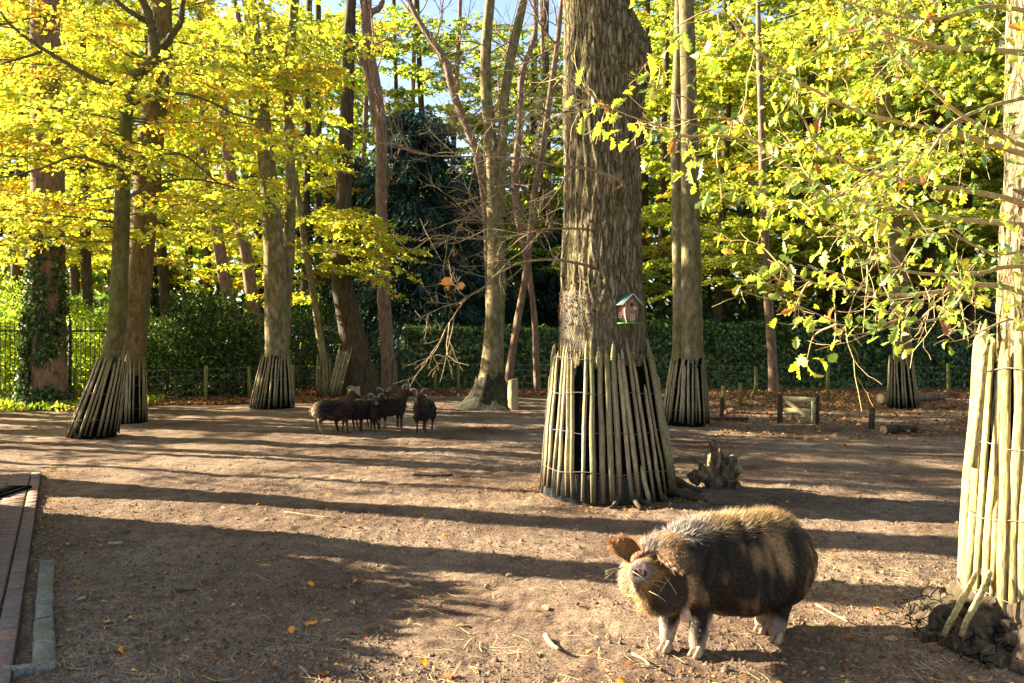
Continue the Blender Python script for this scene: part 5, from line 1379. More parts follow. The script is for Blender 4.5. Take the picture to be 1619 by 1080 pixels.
def window(c, w_, h_, rows, side=False, nm='window'):
    tr = (lambda V: np.asarray(V)) if not side else (lambda V: np.stack([-.083 - (-np.asarray(V)[:, 1] - D), np.asarray(V)[:, 0] , np.asarray(V)[:, 2]], 1))
    v, f = box((c[0], -D - .002, c[1]), (w_, .004, h_)); V0 = tr(v)
    mb = MB(); mb.add(bt_(V0), np.array(f), np.array((.05, .03, .03))); wo = part(nm, mb, M_BH, bh)
    bars = [((c[0] - w_ / 2, c[1]), (.006, h_)), ((c[0], c[1]), (.005, h_)), ((c[0] + w_ / 2, c[1]), (.006, h_))] + [((c[0], c[1] - h_ / 2 + k * h_ / rows), (w_, .005)) for k in range(rows + 1)]
    mb = MB()
    for (x, z), (a, b) in bars:
        v, f = box((x, -D - .006, z), (a, .005 if a > b else .0058, b)); mb.add(bt_(tr(v)), np.array(f), np.array((.74, .70, .60)))
    fr = link('frame', mb.mesh('frame', M_BH, origin=tuple(bh.location)), wo)
window((.006, .055), .042, .072, 3, nm='door')
window((0.0, .09), .045, .055, 2, side=True)
for x, rz_ in ((-.006, .6), (.006, -.6)):
    v, f = box((0, 0, 0), (.006, .003, .022)); c, s = math.cos(rz_), math.sin(rz_)
    v = v @ np.array([[c, 0, s], [0, 1, 0], [-s, 0, c]]) + [x, -D - .003, .232]; bpart('heart', v, [f], (.75, .70, .66))
for x in (-.086,):
    v = np.array([(-h_ - .002 + a, -D - .003 + b, z) for h_, z in zip(hw, zz) for a, b in ((0, 0), (.007, 0), (.007, .006), (0, .006))])
    F = [[q * 4 + a, q * 4 + (a + 1) % 4, (q + 1) * 4 + (a + 1) % 4, (q + 1) * 4 + a] for q in range(4) for a in range(4)]
    bpart('corner_trim', v, [F], (.70, .60, .48))
mb = MB(); tp = bt_([(0, .05, .30)])[0]
v, f = tube(np.array([tp, W(984, 440, 8.92), W(983, 420, 8.95)]), .0025, 4); mb.addf(v, f); part('hanger', mb, M_WIRE, bh)

# ------------------------------------------------------------------ the pig
pc = np.array([1.25, 4.85, 0.0])
pig = empty('pig', tuple(pc), 'hairy dark brown pot-bellied pig with ginger ears facing the camera on the lit soil', 'pig')
pb = MB()
ell(pb, (1.475, 4.98, .40), (.285, .27, .285)); ell(pb, (1.32, 4.92, .405), (.34, .30, .285)); ell(pb, (1.26, 4.86, .32), (.30, .26, .20))
ell(pb, (1.12, 4.82, .43), (.26, .26, .255)); ell(pb, (.99, 4.74, .47), (.20, .21, .205)); ell(pb, (.98, 4.74, .36), (.18, .19, .17))
ell(pb, (.80, 4.54, .475), (.165, .17, .165)); ell(pb, (.79, 4.52, .37), (.185, .165, .135)); ell(pb, (.69, 4.50, .42), (.12, .13, .13)); ell(pb, (.86, 4.55, .40), (.13, .13, .14))
cap(pb, (.76, 4.46, .475), (.645, 4.25, .525), .115, .060); cap(pb, (.75, 4.44, .37), (.665, 4.30, .455), .12, .05)
cap(pb, (1.04, 4.70, .30), (1.02, 4.65, .14), .105, .058); cap(pb, (1.02, 4.65, .14), (1.00, 4.61, .045), .056, .048)
cap(pb, (.93, 4.76, .30), (.87, 4.72, .14), .095, .055); cap(pb, (.87, 4.72, .14), (.85, 4.685, .045), .054, .047)
cap(pb, (1.53, 4.88, .34), (1.535, 4.87, .17), .15, .062); cap(pb, (1.535, 4.87, .17), (1.49, 4.81, .045), .058, .046)
cap(pb, (1.47, 5.06, .32), (1.51, 5.05, .17), .14, .058); cap(pb, (1.51, 5.05, .17), (1.455, 4.98, .045), .054, .045)
Vp, Np, Fp = remeshed(pb, .011, 7, 'body')
def sm(a, b, x): t = np.clip((x - a) / (b - a), 0, 1); return t * t * (3 - 2 * t)
hc = np.array([.79, 4.52, .43])
inh = lambda V: 1 - sm(.19, .26, np.linalg.norm((V - hc) * [1, .8, 1], axis=1))
fold = .010 * fbm(Vp[:, 0] * 6, Vp[:, 1] * 6, Vp[:, 2] * 3, 3) + .006 * np.sin(Vp[:, 0] * 55 + 2 * vn(Vp[:, 0] * 4, Vp[:, 1] * 4, Vp[:, 2] * 6)) * sm(.18, .3, Vp[:, 2]) * (1 - inh(Vp)) * .7
d1 = Vp[:, 0] - (1.00 + .30 * (Vp[:, 2] - .4)); fold = fold - .016 * np.exp(-(d1 / .018) ** 2) * (Vp[:, 2] < .58) * (Vp[:, 2] > .2)
d2 = np.hypot(Vp[:, 0] - 1.56, (Vp[:, 2] - .36)) - .20; fold = fold - .015 * np.exp(-(d2 / .022) ** 2) * (Vp[:, 0] < 1.52) * (Vp[:, 2] > .18) * (Vp[:, 1] < 4.95)
d3 = Vp[:, 0] - (.895 + .2 * (Vp[:, 2] - .4)); fold = fold - .012 * np.exp(-(d3 / .014) ** 2) * (Vp[:, 2] < .52) * (Vp[:, 2] > .25)
Vp = Vp + Np * fold[:, None]
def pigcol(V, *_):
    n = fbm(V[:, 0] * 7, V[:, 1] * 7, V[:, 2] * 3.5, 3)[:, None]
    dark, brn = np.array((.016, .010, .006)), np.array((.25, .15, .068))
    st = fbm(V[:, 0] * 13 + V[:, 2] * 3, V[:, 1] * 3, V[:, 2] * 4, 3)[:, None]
    c = dark + (brn - dark) * np.clip(n * .6 + st * 1.4 + .02, 0, 1) * sm(.22, .36, V[:, 2:3] + (V[:, 0:1] > 1.2) * .1)  # brown streaks put dappled sunlight into the coat colour
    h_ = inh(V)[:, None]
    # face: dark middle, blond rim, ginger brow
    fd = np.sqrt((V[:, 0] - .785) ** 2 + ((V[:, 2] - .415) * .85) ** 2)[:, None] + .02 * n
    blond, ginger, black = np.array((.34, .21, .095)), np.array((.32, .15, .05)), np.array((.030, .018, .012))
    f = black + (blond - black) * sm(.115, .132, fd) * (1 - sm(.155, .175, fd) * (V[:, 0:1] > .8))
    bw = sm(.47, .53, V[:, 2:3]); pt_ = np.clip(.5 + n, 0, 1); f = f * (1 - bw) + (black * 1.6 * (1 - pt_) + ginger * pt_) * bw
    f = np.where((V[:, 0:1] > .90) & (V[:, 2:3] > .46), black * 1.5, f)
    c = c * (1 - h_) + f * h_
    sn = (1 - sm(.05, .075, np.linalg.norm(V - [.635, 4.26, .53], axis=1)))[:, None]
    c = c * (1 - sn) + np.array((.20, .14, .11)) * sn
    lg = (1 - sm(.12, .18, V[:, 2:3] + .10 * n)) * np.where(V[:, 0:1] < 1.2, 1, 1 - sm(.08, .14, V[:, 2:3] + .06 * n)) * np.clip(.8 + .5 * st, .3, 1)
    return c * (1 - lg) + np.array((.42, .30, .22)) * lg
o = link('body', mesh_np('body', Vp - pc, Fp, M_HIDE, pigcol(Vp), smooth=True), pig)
rng = np.random.default_rng(91)
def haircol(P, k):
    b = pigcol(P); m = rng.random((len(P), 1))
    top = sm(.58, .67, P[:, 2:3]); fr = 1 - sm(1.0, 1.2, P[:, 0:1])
    g = np.array((.26, .21, .17)) * fr + np.array((.44, .27, .10)) * (1 - fr)  # golden tone along the rear back paints rim light into the hair
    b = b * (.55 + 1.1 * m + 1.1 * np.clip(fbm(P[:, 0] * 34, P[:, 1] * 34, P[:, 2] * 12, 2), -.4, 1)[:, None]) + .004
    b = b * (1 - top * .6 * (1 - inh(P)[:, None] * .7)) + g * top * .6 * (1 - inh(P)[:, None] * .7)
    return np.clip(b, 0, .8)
flow = lambda P: np.stack([.55 + 0 * P[:, 0], .25 + 0 * P[:, 0], -.9 + 1.6 * sm(.60, .70, P[:, 2])], -1) * (1 - inh(P)[:, None]) + np.stack([(P[:, 0] - .63) * 5, .3 + 0 * P[:, 0], (P[:, 2] - .5) * 4], -1) * inh(P)[:, None]
wsel = np.where(Vp[:, 2] > .10, 1.0, .0) * (1 - .9 * (np.linalg.norm(Vp - [.62, 4.25, .54], axis=1) < .09))
lnf = lambda P: .030 + .020 * sm(.5, .68, P[:, 2]) + .006 * inh(P) - .012 * (P[:, 2] < .25)
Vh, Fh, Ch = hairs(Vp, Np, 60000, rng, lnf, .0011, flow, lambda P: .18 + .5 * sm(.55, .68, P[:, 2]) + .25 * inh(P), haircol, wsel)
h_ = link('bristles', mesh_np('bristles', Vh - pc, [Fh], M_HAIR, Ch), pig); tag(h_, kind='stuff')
def shell(name, grid, colr, parent, pc_, thick=.01, hair=0, haircol_=None):
    # cupped sheet (rows x cols of points) with a thickness, for ears
    A = np.array(grid, float); r_, c_ = A.shape[:2]
    nrm = np.cross(np.gradient(A, axis=0), np.gradient(A, axis=1)); nrm /= np.linalg.norm(nrm, axis=2)[..., None] + 1e-9
    B = A + nrm * thick
    V = np.vstack([A.reshape(-1, 3), B.reshape(-1, 3)]); k = r_ * c_
    F = []
    for i in range(r_ - 1):
        for j in range(c_ - 1):
            a = i * c_ + j; F.append([a, a + 1, a + c_ + 1, a + c_]); F.append([k + a + c_, k + a + c_ + 1, k + a + 1, k + a])
    bd = [i * c_ for i in range(r_)] + [(r_ - 1) * c_ + j for j in range(1, c_)] + [i * c_ + c_ - 1 for i in range(r_ - 2, -1, -1)] + [j for j in range(c_ - 2, 0, -1)]
    for a, b in zip(bd, bd[1:] + bd[:1]): F.append([b, a, k + a, k + b])
    mb = MB(); mb.add(V - pc_, F, np.array(colr)); e = link(name, mb.mesh(name, M_HIDE, True), parent)
    if hair:
        N2 = np.vstack([-nrm.reshape(-1, 3), nrm.reshape(-1, 3)])
        d = (A[-1, c_ // 2] - A[0, c_ // 2]); d /= np.linalg.norm(d)
        Vt, Ft, Ct = hairs(V, N2, hair, rng, .028, .0010, lambda P: np.tile(d, (len(P), 1)), .5, lambda P, kk: np.tile(haircol_, (len(P), 1)) * rng.uniform(.5, 1.5, (len(P), 1)))
        hh = link('ear_hair', mesh_np('ear_hair', Vt - pc_, [Ft], M_HAIR, Ct), e); tag(hh, kind='stuff')
    return e
def ear(base_l, base_r, tip, cup, bulge):
    g = []
    bl, br, tp = map(lambda a: np.array(a, float), (base_l, base_r, tip))
    for t in np.linspace(0, 1, 8):
        wv = max(0, 1 - t ** 3) ** .6 * (1 + .3 * math.sin(t * math.pi))
        c = (bl + br) / 2 * (1 - t) + tp * t + np.array(bulge) * math.sin(t * math.pi)
        g.append([c + (br - bl) / 2 * s * wv + np.array(cup) * (s * s) * wv for s in np.linspace(-1, 1, 7)])
    return g
shell('ear', ear(W(992, 886, 4.42), W(1008, 868, 4.46), W(966, 858, 4.38), (.01, -.03, .0), (-.005, -.01, .022)), (.24, .12, .05), pig, pc, hair=1500, haircol_=(.50, .26, .09))
shell('ear', ear(W(1036, 868, 4.40), W(1066, 866, 4.46), W(1076, 902, 4.20), (0, .03, -.02), (0, -.05, .03)), (.12, .07, .04), pig, pc, hair=1500, haircol_=(.32, .18, .08))
# snout disc with two nostrils
sd_ = np.array([-.26, -.90, .30]); sd_ /= np.linalg.norm(sd_); sc_ = np.array([.632, 4.215, .535])
sa = np.cross(sd_, [0, 0, 1.0]); sa /= np.linalg.norm(sa); sb = np.cross(sa, sd_)
mb = MB(); n = 20; V = []
for rr, dd in ((.050, -.02), (.056, .0), (.052, .012), (.036, .015), (.0, .012)):
    for q in range(n):
        a = q * 2 * math.pi / n; V.append(sc_ + (sa * math.cos(a) * 1.08 + sb * math.sin(a) * .92) * rr + sd_ * dd)
F = [[q * n + a, q * n + (a + 1) % n, (q + 1) * n + (a + 1) % n, (q + 1) * n + a] for q in range(4) for a in range(n)]
mb.add(np.array(V) - pc, F, np.array((.17, .12, .10))); so_ = link('snout', mb.mesh('snout', M_HIDE, True), pig)
for s in (-1, 1):
    mb = MB(); ell(mb, (0, 0, 0), (1, 1, 1), n=8)
    V = mb.V[0]; V = sc_ + sd_ * .012 + V[:, 0:1] * sa * .013 + V[:, 1:2] * sb * .017 + V[:, 2:3] * sd_ * .007 + sa * s * .022 + sd_ * .002
    m2 = MB(); m2.addf(V - pc, [np.concatenate(mb.F[4]), np.concatenate(mb.F[3])], np.array((.03, .012, .010))); link('nostril', m2.mesh('nostril', M_HIDE, True), so_)
for p in ((.70, 4.385, .565), (.845, 4.38, .545)):
    mb = MB(); ell(mb, p, (.012, .010, .012), n=8); m = part('eye', mb, M_IRON, pig, smooth=True)
mb = MB(); P = catmull([(.90, 4.50, .30), (.905, 4.46, .26), (.90, 4.45, .215)], 8); v, f = tube(P, [.016, .018, .02, .024, .028, .03, .027, .014], 12); mb.addf(v - pc, f, np.array((.55, .36, .26))); link('wattle', mb.mesh('wattle', M_HIDE, True), pig)
mb = MB(); v, f = tube(catmull([(1.735, 5.02, .47), (1.79, 5.03, .42), (1.785, 5.02, .33), (1.765, 5.02, .27)], 12), np.linspace(.013, .005, 12), 7); mb.addf(v - pc, f, np.array((.05, .03, .02))); link('tail', mb.mesh('tail', M_HIDE, True), pig)
for fx, fy in ((1.0, 4.60), (.85, 4.675), (1.49, 4.80), (1.455, 4.97)):
    for s in (-1, 1):
        c = np.array([fx - .028 + s * .010, fy - .03 - s * .018, 0.0])
        V = c + np.array([(-.030, -.030, .0), (.012, -.034, .0), (.05, .03, .0), (.012, .045, .0), (-.002, -.004, .030), (.012, -.012, .034), (.036, .02, .06), (.012, .03, .06)])
        mb = MB(); mb.add(V - pc, [[0, 1, 5, 4], [1, 2, 6, 5], [2, 3, 7, 6], [3, 0, 4, 7], [4, 5, 6, 7], [3, 2, 1, 0]], np.array((.40, .28, .19))); link('hoof', mb.mesh('hoof', M_HIDE), pig)
mb = MB()
for q in range(16):
    p = np.array([.67, 4.235, .50]) + rng.normal(0, 1, 3) * [.05, .02, .045]; d = rng.normal(0, 1, 3) * [1, .4, .6]; d /= np.linalg.norm(d)
    if q < 4: p = W(985, 897, 4.22); d = np.array([-1, -.2, rng.uniform(-.5, .3)])
    P = np.array([p, p + d * .05, p + d * .09 + [0, 0, -.01]]); v, f = tube(P, .0018, 3); mb.addf(v - pc, f)
so2 = link('chewed_straw', mb.mesh('chewed_straw', M_STRAW), pig); tag(so2, kind='stuff')

# ------------------------------------------------------------------ the sheep
def sheep(x, y, hd, sc, label, col=(.014, .009, .008), col2=(.075, .040, .026), rump=None, neck=(0, 0), headyaw=0.0, headdrop=0.0, muzzle=None, horns=True, legc=(.05, .035, .025), seed=0, woolly=.012, stance=0.0):
    rng = np.random.default_rng(seed)
    root = empty('sheep', (x, y, 0), label, 'sheep', 'small dark sheep standing together'); root.rotation_euler = (0, 0, hd); root.scale = (sc * .95,) * 3
    mb = MB()
    ell(mb, (-.16, 0, .44), (.20, .150, .175)); ell(mb, (.02, 0, .43), (.25, .155, .175)); ell(mb, (.19, 0, .45), (.16, .135, .175))
    hz = .73 - headdrop
    nb = np.array((.36 - .04 * abs(headyaw), math.sin(headyaw) * .04, hz - .04))
    cap(mb, (.22, 0, .50), nb, .115, .075)
    hd_ = np.array((math.cos(headyaw), math.sin(headyaw), -.55)); hd_ /= np.linalg.norm(hd_)
    hb = nb + np.array((0, 0, .04))
    cap(mb, hb, hb + hd_ * .15, .062, .034)
    for (fx, fy, k) in ((.20, .075, 0), (.24, -.075, 1), (-.25, .08, 2), (-.20, -.08, 3)):
        st = stance * (1 if k % 2 else -1)
        if k < 2: cap(mb, (fx, fy, .34), (fx + st * .5, fy, .18), .05, .024); cap(mb, (fx + st * .5, fy, .18), (fx + st, fy, .03), .022, .021)
        else: cap(mb, (fx + .03, fy, .36), (fx - .05 + st * .5, fy, .20), .075, .028); cap(mb, (fx - .05 + st * .5, fy, .20), (fx + st, fy, .03), .023, .021)
    V, N_, Fs = remeshed(mb, .020, 3, 'body')
    wz = sm(.22, .30, V[:, 2]) * (1 - sm(.30, .38, V[:, 0]))
    V = V + N_ * (wz * (woolly * fbm(V[:, 0] * 16, V[:, 1] * 16, V[:, 2] * 16, 3) + woolly))[:, None]
    def cf(P, *_):
        n = np.clip(fbm(P[:, 0] * 9 + seed, P[:, 1] * 9, P[:, 2] * 9, 3) * .5 + .15, 0, 1)[:, None]
        top = sm(.52, .64, P[:, 2:3])
        c = np.array(col) + (np.array(col2) - np.array(col)) * np.clip(n * .6 + top * .5, 0, 1)
        if rump is not None: t = 1 - sm(-.33, -.20, P[:, 0:1]); c = c * (1 - t) + np.array(rump) * t
        lg = (1 - sm(.20, .27, P[:, 2:3])); lc = np.array(legc) if rump is None else np.where(P[:, 0:1] < 0, np.array(rump) * .8, np.array(legc))
        c = c * (1 - lg) + lc * lg
        hdm = sm(.40, .46, P[:, 0:1]) if abs(headyaw) < 1 else 1 - sm(.1, .16, np.linalg.norm(P - (hb + hd_ * .09), axis=1))[:, None]
        c = c * (1 - hdm) + np.array((.035, .025, .02)) * hdm
        if muzzle is not None:
            m = 1 - sm(.04, .07, np.linalg.norm(P - (hb + hd_ * .16), axis=1))[:, None]; c = c * (1 - m) + np.array(muzzle) * m
        return c
    link('body', mesh_np('body', V, Fs, M_WOOL, cf(V), smooth=True), root)
    ws = wz + .02
    Vt, Ft, Ct = hairs(V, N_, 5000, rng, .045, .0028, lambda P: np.tile([-.5, 0, -1.0], (len(P), 1)), .45, lambda P, k: cf(P) * rng.uniform(.6, 1.9, (len(P), 1)), ws)
    f = link('fleece', mesh_np('fleece', Vt, [Ft], M_HAIR, Ct), root); tag(f, kind='stuff')
    sv = np.array((-hd_[1], hd_[0], 0)); sv /= np.linalg.norm(sv); up = np.cross(hd_, sv); up = up if up[2] > 0 else -up
    for s in (-1, 1):
        b = hb + up * .05 + sv * s * .03 - hd_ * .01
        if horns:
            P = [b + up * .062 * math.sin(t) + (sv * s * .045 - hd_ * .045) * (1 - math.cos(t)) + sv * s * .012 * t for t in np.linspace(0, 3.5, 14)]
            mb = MB(); v, f = tube(np.array(P), np.linspace(.021, .007, 14) * (1 + .1 * (np.arange(14) % 2)), 8); mb.addf(v, f); link('horn', mb.mesh('horn', M_HORN, True), root)
        e = hb + sv * s * .055 - hd_ * .0
        mb = MB(); v, f = tube(np.array([e, e + sv * s * .035 + up * -.005, e + sv * s * .075 - up * .02]), [.012, .020, .004], 6); mb.addf(v, f, np.array((.05, .035, .028))); link('ear', mb.mesh('ear', M_WOOL, True), root)
    mb = MB(); v, f = tube(np.array([(-.35, 0, .50), (-.40, 0, .42), (-.39, 0, .33)]), [.025, .022, .012], 6); mb.addf(v, f, np.array(rump if rump is not None else col2)); link('tail', mb.mesh('tail', M_WOOL, True), root)
    return root
def gx(px, Y): return W(px, 0, Y)[0]
sheep(gx(526, 14.9), 14.9, .10, 1.02, 'large dark sheep with pale shaggy rump at the left of the flock', rump=(.24, .155, .09), seed=1, neck=(0, 0), headyaw=.3, stance=.04, col2=(.11, .06, .035))
sheep(gx(553, 15.25), 15.25, .05, .95, 'black sheep with lowered head half hidden behind the pale-rumped one', headdrop=.15, seed=2, muzzle=(.2, .16, .14), horns=False)
sheep(gx(576, 15.4), 15.45, -.55, .93, 'brown-backed sheep with whitish muzzle and curled horns in the middle of the flock', col2=(.14, .07, .035), headyaw=-.8, headdrop=.08, muzzle=(.20, .17, .15), seed=3)
sheep(gx(597, 15.9), 15.8, -.9, .95, 'sheep with a light face peering out between the whitish-muzzled one and the brown one', headyaw=-.3, muzzle=(.11, .09, .08), seed=4)
sheep(gx(614, 15.7), 15.7, .35, 1.0, 'slim brown horned sheep looking right at the right side of the flock', col=(.03, .017, .012), col2=(.10, .05, .03), headyaw=-.35, seed=5, woolly=.006)
sheep(gx(671, 15.2), 15.2, -1.75, .98, 'shaggy horned sheep standing apart and facing the camera', col2=(.12, .07, .035), headyaw=.2, seed=6, woolly=.02)

# ================================================================== brick path and edging
A0, A1 = G(66, 752)[:2], G(24, 1050)[:2]
pd = (A1 - A0); PL = np.linalg.norm(pd); pd /= PL; pn = np.array([pd[1], -pd[0]]); 
if pn[0] > 0: pn = -pn                                # away from the soil, to the left
M_JOINT = mat('joint_sand', lambda h: surf(h, ramp(h, noise(h, coords(h), 40), [(.3, (.03, .024, .02)), (.7, (.09, .07, .05))]), .95, None, .1))
BW, BL, JG = .096, .204, .014
path = MB(); ext = 1.6
c4 = [A0 + pn * 0, A0 + pn * 3.2, A1 + pd * ext + pn * 3.2, A1 + pd * ext]
V = [(c[0], c[1], z) for z in (.0, .026) for c in c4]
path.add(V, [[0, 3, 2, 1], [4, 5, 6, 7], [0, 1, 5, 4], [1, 2, 6, 5], [2, 3, 7, 6], [3, 0, 4, 7]])
pth = solo('brick_path', path, M_JOINT, (A0[0], A0[1], 0), 'worn reddish brick path at the left edge of the paddock', 'path', kind='structure')
del pth['category']
def brick_mesh(seed, w_=BW, l_=BL):
    rng = np.random.default_rng(seed); h = .02; b = .006
    V = [(x * (l_ / 2), y * (w_ / 2), 0) for x, y in ((-1, -1), (1, -1), (1, 1), (-1, 1))] + [(x * (l_ / 2), y * (w_ / 2), h - b) for x, y in ((-1, -1), (1, -1), (1, 1), (-1, 1))] + \
        [(x * (l_ / 2 - b), y * (w_ / 2 - b), h) for x, y in ((-1, -1), (1, -1), (1, 1), (-1, 1))]
    V = np.array(V); V += rng.normal(0, .0015, V.shape)
    F = [[0, 1, 5, 4], [1, 2, 6, 5], [2, 3, 7, 6], [3, 0, 4, 7], [4, 5, 9, 8], [5, 6, 10, 9], [6, 7, 11, 10], [7, 4, 8, 11], [8, 9, 10, 11]]
    return V, np.array(F)
BM = []
for s in range(5):
    v, f = brick_mesh(s); BM.append(mesh_np('brick', v, [f], M_BRICK))
angp = math.atan2(pd[1], pd[0]); cntb = 0; rest = MB()
def put_brick(s, t, along):
    global cntb
    c = A0 + pd * s + pn * t
    a = angp if along else angp + math.pi / 2
    z = .022 + random.uniform(-.003, .004); tl = (random.uniform(-.015, .015), random.uniform(-.015, .015), a + random.uniform(-.015, .015))
    if c[1] > 3.2 and c[0] > -.61 * c[1] - .15 and cntb < 296:
        o = link('brick', BM[random.randrange(5)], pth, (c[0] - A0[0], c[1] - A0[1], z)); o.rotation_euler = tl; cntb += 1
    else:
        v, f = brick_mesh(random.randrange(5)); v = v @ rotz(tl[2]).T + [c[0], c[1], z]; rest.add(v, f)
s = 0
while s < PL + ext:
    put_brick(s + BL / 2, BW / 2 + .01, True); s += BL + JG
r_ = 0; s = 0
while s < PL + ext:
    for k in range(13): put_brick(s + BW / 2, BW + .025 + BL / 2 + k * (BL + JG) - (BL / 2 if r_ % 2 and k else 0) + (0 if not (r_ % 2 and k == 0) else -BL / 4 * 0), False) if not (r_ % 2 and k == 12) else None
    s += BW + JG; r_ += 1
part('farther_bricks', rest, M_BRICK, pth, kind='stuff')
def kerb(a, b, w_, label):
    a, b = G(*a)[:2], G(*b)[:2]; d = b - a; L = np.linalg.norm(d); d /= L; nn = np.array([-d[1], d[0]])
    nS = 30; V = []
    for k in range(nS + 1):
        c = a + d * L * k / nS
        for sx, z in ((-1, -.03), (-1, .028), (-.8, .040), (0, .043), (.8, .040), (1, .028), (1, -.03)):
            j = .007 * float(fbm(k * .8, sx * 3 + 5, L, 2)); p = c + nn * (sx * w_ / 2 + j); V.append((p[0], p[1], z + j))
    F = [[k * 7 + q, k * 7 + q + 1, (k + 1) * 7 + q + 1, (k + 1) * 7 + q] for k in range(nS) for q in range(6)]
    mb = MB(); mb.add(V, F); e = np.array(V); mb.add(e[[0, 1, 2, 3, 4, 5, 6]], [[0, 1, 2, 3], [3, 4, 5, 6]]); mb.add(e[-7:], [[3, 2, 1, 0], [6, 5, 4, 3]]); mb.add(e[[0, 3, 6]], [[0, 1, 2]]); mb.add(e[[-7, -4, -1]], [[0, 1, 2]])
    solo('kerb_stone', mb, M_CONC, (a[0], a[1], 0), label, 'kerb stone', 'concrete kerb stones beside the path')
kerb((74, 893), (69, 985), .095, 'far grey kerb stone between brick path and soil')
kerb((69, 989), (70, 1062), .10, 'near mossy kerb stone between brick path and soil')
kerb((-30, 1072), (88, 1058), .05, 'thin kerb edging running across the bottom left corner')
# dark foot grate on the path
gr = empty('foot_grate', tuple(G(-8, 786)), 'dark metal grating lying on the bricks at the left edge', 'grate'); gc_ = G(-8, 786)
for k in range(13):
    mb = MB(); v, f = box((gc_[0] + .0, gc_[1] - .3 + k * .05, .055), (.40, .012, .03)); mb.add(v, f); part('bar', mb, M_NET, gr)
for s in (-1, 1):
    mb = MB(); v, f = box((gc_[0] + s * .205, gc_[1], .055), (.015, .64, .034)); mb.add(v, f); part('rim', mb, M_NET, gr)

# ================================================================== litter on the ground
def ground_pts(n, x0, x1, y0, y1, rng, byview=False):
    if byview:                                         # as many per picture row: denser where near
        py = rng.uniform(HY + CH * FPX / y1, HY + CH * FPX / y0, n); Y = CH * FPX / (py - HY)
        px = rng.uniform(x0, x1, n); return np.stack([(px - CX) / FPX * Y, Y], -1)
    return np.stack([rng.uniform(x0, x1, n), rng.uniform(y0, y1, n)], -1)
def off_path(P):
    s = (P - A0) @ pd; t = (P - A0) @ pn
    return ~((t > -.05) & (s > 0))
rng = np.random.default_rng(77)
# soil crumbs
n = 62000; P = ground_pts(n, -60, 1680, 3.1, 13, rng, True); P = P[off_path(P)]
dens = fbm(P[:, 0] * .8, P[:, 1] * .8, 2, 3); P = P[dens + rng.uniform(-.5, .6, len(P)) > -.1]; n = len(P)
sz = rng.lognormal(math.log(.0062), .5, n).clip(.003, .028)
oc = np.array([(1, 0, -.3), (0, 1, -.3), (-1, 0, -.3), (0, -1, -.3), (.1, .1, .9)]); of = np.array([(0, 1, 4), (1, 2, 4), (2, 3, 4), (3, 0, 4)])
V = oc[None] * sz[:, None, None] * rng.uniform(.6, 1.3, (n, 5, 3)); z = ground_z(P[:, 0], P[:, 1])
V = V + np.stack([P[:, 0], P[:, 1], z + sz * .2], -1)[:, None]
mb = MB(); mb.add(V.reshape(-1, 3), (of[None] + np.arange(n)[:, None, None] * 5).reshape(-1, 3))
solo('soil_crumbs', mb, M_CLOD, (0, 6, 0), 'loose soil crumbs scattered over the paddock floor', 'soil', kind='stuff')
PALB = [(.30, .12, .05), (.22, .09, .045), (.38, .18, .07), (.16, .075, .045)]
PALT = [(.48, .30, .14), (.42, .24, .10), (.36, .17, .07)]
def litter(name, P, size, pals, w, label, lift=.004, mt_=M_LITTER):
    n = len(P); z = ground_z(P[:, 0], P[:, 1]) + lift
    a = rng.uniform(0, 6.28, n); U = np.stack([np.cos(a), np.sin(a), rng.normal(.1, .25, n)], -1); Nn = np.stack([rng.normal(0, .45, n), rng.normal(-.15, .45, n), np.ones(n)], -1)
    s_ = size * rng.uniform(.6, 1.25, n)
    v, f, c = leaves_np(np.stack([P[:, 0], P[:, 1], z + rng.uniform(0, .35, n) * s_], -1), U, Nn, s_, s_ * rng.uniform(.45, .8, n), pick(rng, pals, w, n), .3)
    mb = MB(); mb.add(v, f, c); solo(name, mb, mt_, (float(P[:, 0].mean()), float(P[:, 1].mean()), 0), label, 'leaf litter', kind='stuff')
P = np.vstack([np.stack([rng.uniform(-16, -4.0, 9000), 20.6 + rng.gamma(1.3, .55, 9000)], -1), np.stack([rng.uniform(-9, 3.5, 9000), 24.2 + rng.gamma(2, .8, 9000)], -1)])
P[:9000, 1] += np.clip((P[:9000, 0] + 10) * .35, 0, 3)
litter('leaf_litter', P, .09, [PALB, PALT], [.85, .25], 'russet fallen leaves banked along the wire fence on the left')
P = np.vstack([np.stack([rng.uniform(3.2, 16, 11000), 28.3 - rng.gamma(2.2, 1.9, 11000)], -1), np.stack([rng.uniform(3.5, 14, 3500), rng.uniform(14, 24, 3500)], -1)])
P = P[(P[:, 1] > 13)]
litter('leaf_litter', P, .085, [PALB, PALT], [.7, .4], 'russet fallen leaves spread before the hedge on the right')
P = ground_pts(5200, -60, 1680, 3.3, 20, rng, True); P = P[off_path(P)]; P = P[fbm(P[:, 0] * .9, P[:, 1] * .9, 7, 2) + rng.uniform(-.6, .6, len(P)) > 0]
aa_ = rng.uniform(0, 6.28, 500); rr_ = .82 + rng.gamma(1.2, .14, 500); P = np.vstack([P, np.stack([BX + rr_ * np.cos(aa_), BIGY + rr_ * np.sin(aa_)], -1)])
P = np.vstack([P, A0 + pd * rng.uniform(-.5, 6, (420, 1)) - pn * rng.gamma(1.5, .10, (420, 1))])
litter('leaf_litter', P, .034, [PALT, PALB, PAL_O], [.55, .5, .10], 'small dry leaves sprinkled over the open soil')
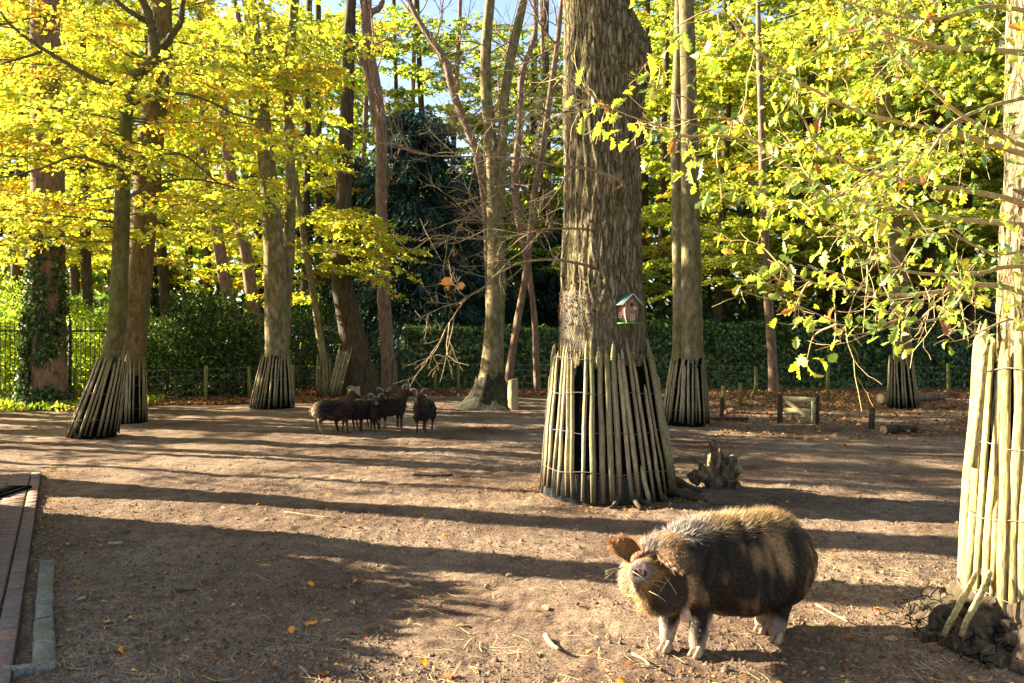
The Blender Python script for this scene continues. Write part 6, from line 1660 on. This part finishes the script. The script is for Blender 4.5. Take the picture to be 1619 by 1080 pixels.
# larger dry leaves in the foreground, each its own object
for q in range(110):
    p = ground_pts(1, 80, 1480, 3.6, 9.5, rng, True)[0]
    if not off_path(p[None])[0] or (abs(p[0] - 1.2) < .5 and abs(p[1] - 4.8) < .4): continue
    z = float(ground_z(p[0], p[1])) + .008; c = rng.choice([2, 5, 6, 6, 5, 6])
    a = rng.uniform(0, 6.28)
    o = lobed(None, (p[0], p[1], z), rng.uniform(.05, .085), rng, col=c, u=(math.cos(a), math.sin(a), .12), n=(rng.normal(0, .2), rng.normal(-.15, .2), 1), name='fallen_leaf', mt_=M_LITTER)
    tag(o, 'dry lobed fallen leaf lying on the open soil', 'leaf', 'dry lobed leaves lying on the soil')
# green weeds under the railing
P = np.stack([rng.uniform(-15, -9.0, 9000), rng.uniform(19.6, 22.2, 9000)], -1); n = len(P)
P[:, 1] = 19.2 + rng.gamma(2.5, .6, n)
v, f, c = leaves_np(np.stack([P[:, 0], P[:, 1], rng.uniform(0, .16, n)], -1), rng.normal(0, .7, (n, 3)) + [0, 0, .7], rng.normal(0, 1, (n, 3)), rng.uniform(.06, .12, n), rng.uniform(.03, .07, n), pick(rng, [PAL_L, PAL_G, PAL_O], [.5, .4, .12], n))
mb = MB(); mb.add(v, f, c); solo('ground_cover', mb, M_LEAF, (-12, 20.5, 0), 'low green weeds growing along the foot of the railing at left', 'weeds', kind='stuff')
# straw wisps
mb = MB(); P = ground_pts(1200, 0, 1600, 3.3, 10, rng, True); P = P[off_path(P)]
for p in P:
    a = rng.uniform(0, 3.14); L = rng.uniform(.02, .09); d = np.array([math.cos(a), math.sin(a)]); e = rng.uniform(-.25, .25)
    pts = [p - d * L, p + np.array([-d[1], d[0]]) * L * e, p + d * L]; w_ = rng.uniform(.0009, .0018)
    zz_ = ground_z(np.array([q[0] for q in pts]), np.array([q[1] for q in pts])) + .007
    V = [];
    for q, z in zip(pts, zz_): V += [(q[0] - d[1] * w_, q[1] + d[0] * w_, z), (q[0] + d[1] * w_, q[1] - d[0] * w_, z + .001)]
    mb.add(V, [[0, 1, 3, 2], [2, 3, 5, 4]])
solo('straw', mb, M_STRAW, (0, 6, 0), 'thin pale straw wisps strewn over the soil', 'straw', kind='stuff')
def stick(a, b, r, mt_, label, name='stick'):
    a, b = G(*a), G(*b); a[2] = b[2] = r + .012; P = catmull([a, (a + b) / 2 + RN.normal(0, r, 3) * [1, 1, .4], b], 10)
    mb = MB(); v, f = tube(P, np.linspace(r, r * .6, 10) * RN.uniform(.85, 1.15, 10), 8); mb.addf(v, f); solo(name, mb, mt_, tuple(a), label, 'stick', smooth=True)
stick((862, 1012), (884, 1034), .016, M_CUT, 'short pale piece of wood on the soil left of the pig')
stick((1000, 1040), (1028, 1058), .008, M_CUT, 'thin bleached stick below the front feet of the pig')
stick((277, 938), (311, 938), .011, M_DARKBARK, 'short dark twig on the shaded soil at lower left')
stick((172, 863), (194, 863), .014, M_CUT, 'small grey chip of wood on the shaded soil near the kerb')
stick((650, 754), (716, 756), .025, M_DARKBARK, 'dark half-buried twig in the sunny strip left of the massive trunk')
stick((1290, 960), (1345, 990), .007, M_CUT, 'thin pale stick on the soil behind the pig')
stick((1120, 800), (1180, 802), .010, M_DARKBARK, 'thin dark stick on the soil between the dead root and the pig')
stick((450, 812), (520, 822), .007, M_CUT, 'long thin pale twig in the shade band left of the massive trunk')
def stone(px, py, r, label, mt_=M_CLOD):
    p = G(px, py); mb = MB(); ell(mb, (0, 0, 0), (r, r * .8, r * .55), n=8); V = mb.V[0]; V = V * (1 + .25 * fbm(V[:, 0] / r * 1.5 + px, V[:, 1] / r * 1.5, V[:, 2] / r * 1.5, 2))[:, None] + [p[0], p[1], r * .35]
    m2 = MB(); m2.addf(V, [np.concatenate(mb.F[4]), np.concatenate(mb.F[3])]); solo('earth_clod', m2, mt_, (p[0], p[1], 0), label, 'clod')
stone(806, 912, .03, 'pale clod of earth at the edge of the sunlit patch'); stone(770, 928, .022, 'small russet clod on the sunlit soil left of the pig', M_ROOT); stone(418, 826, .02, 'tiny dark clod beside the narrow sunlit strip')
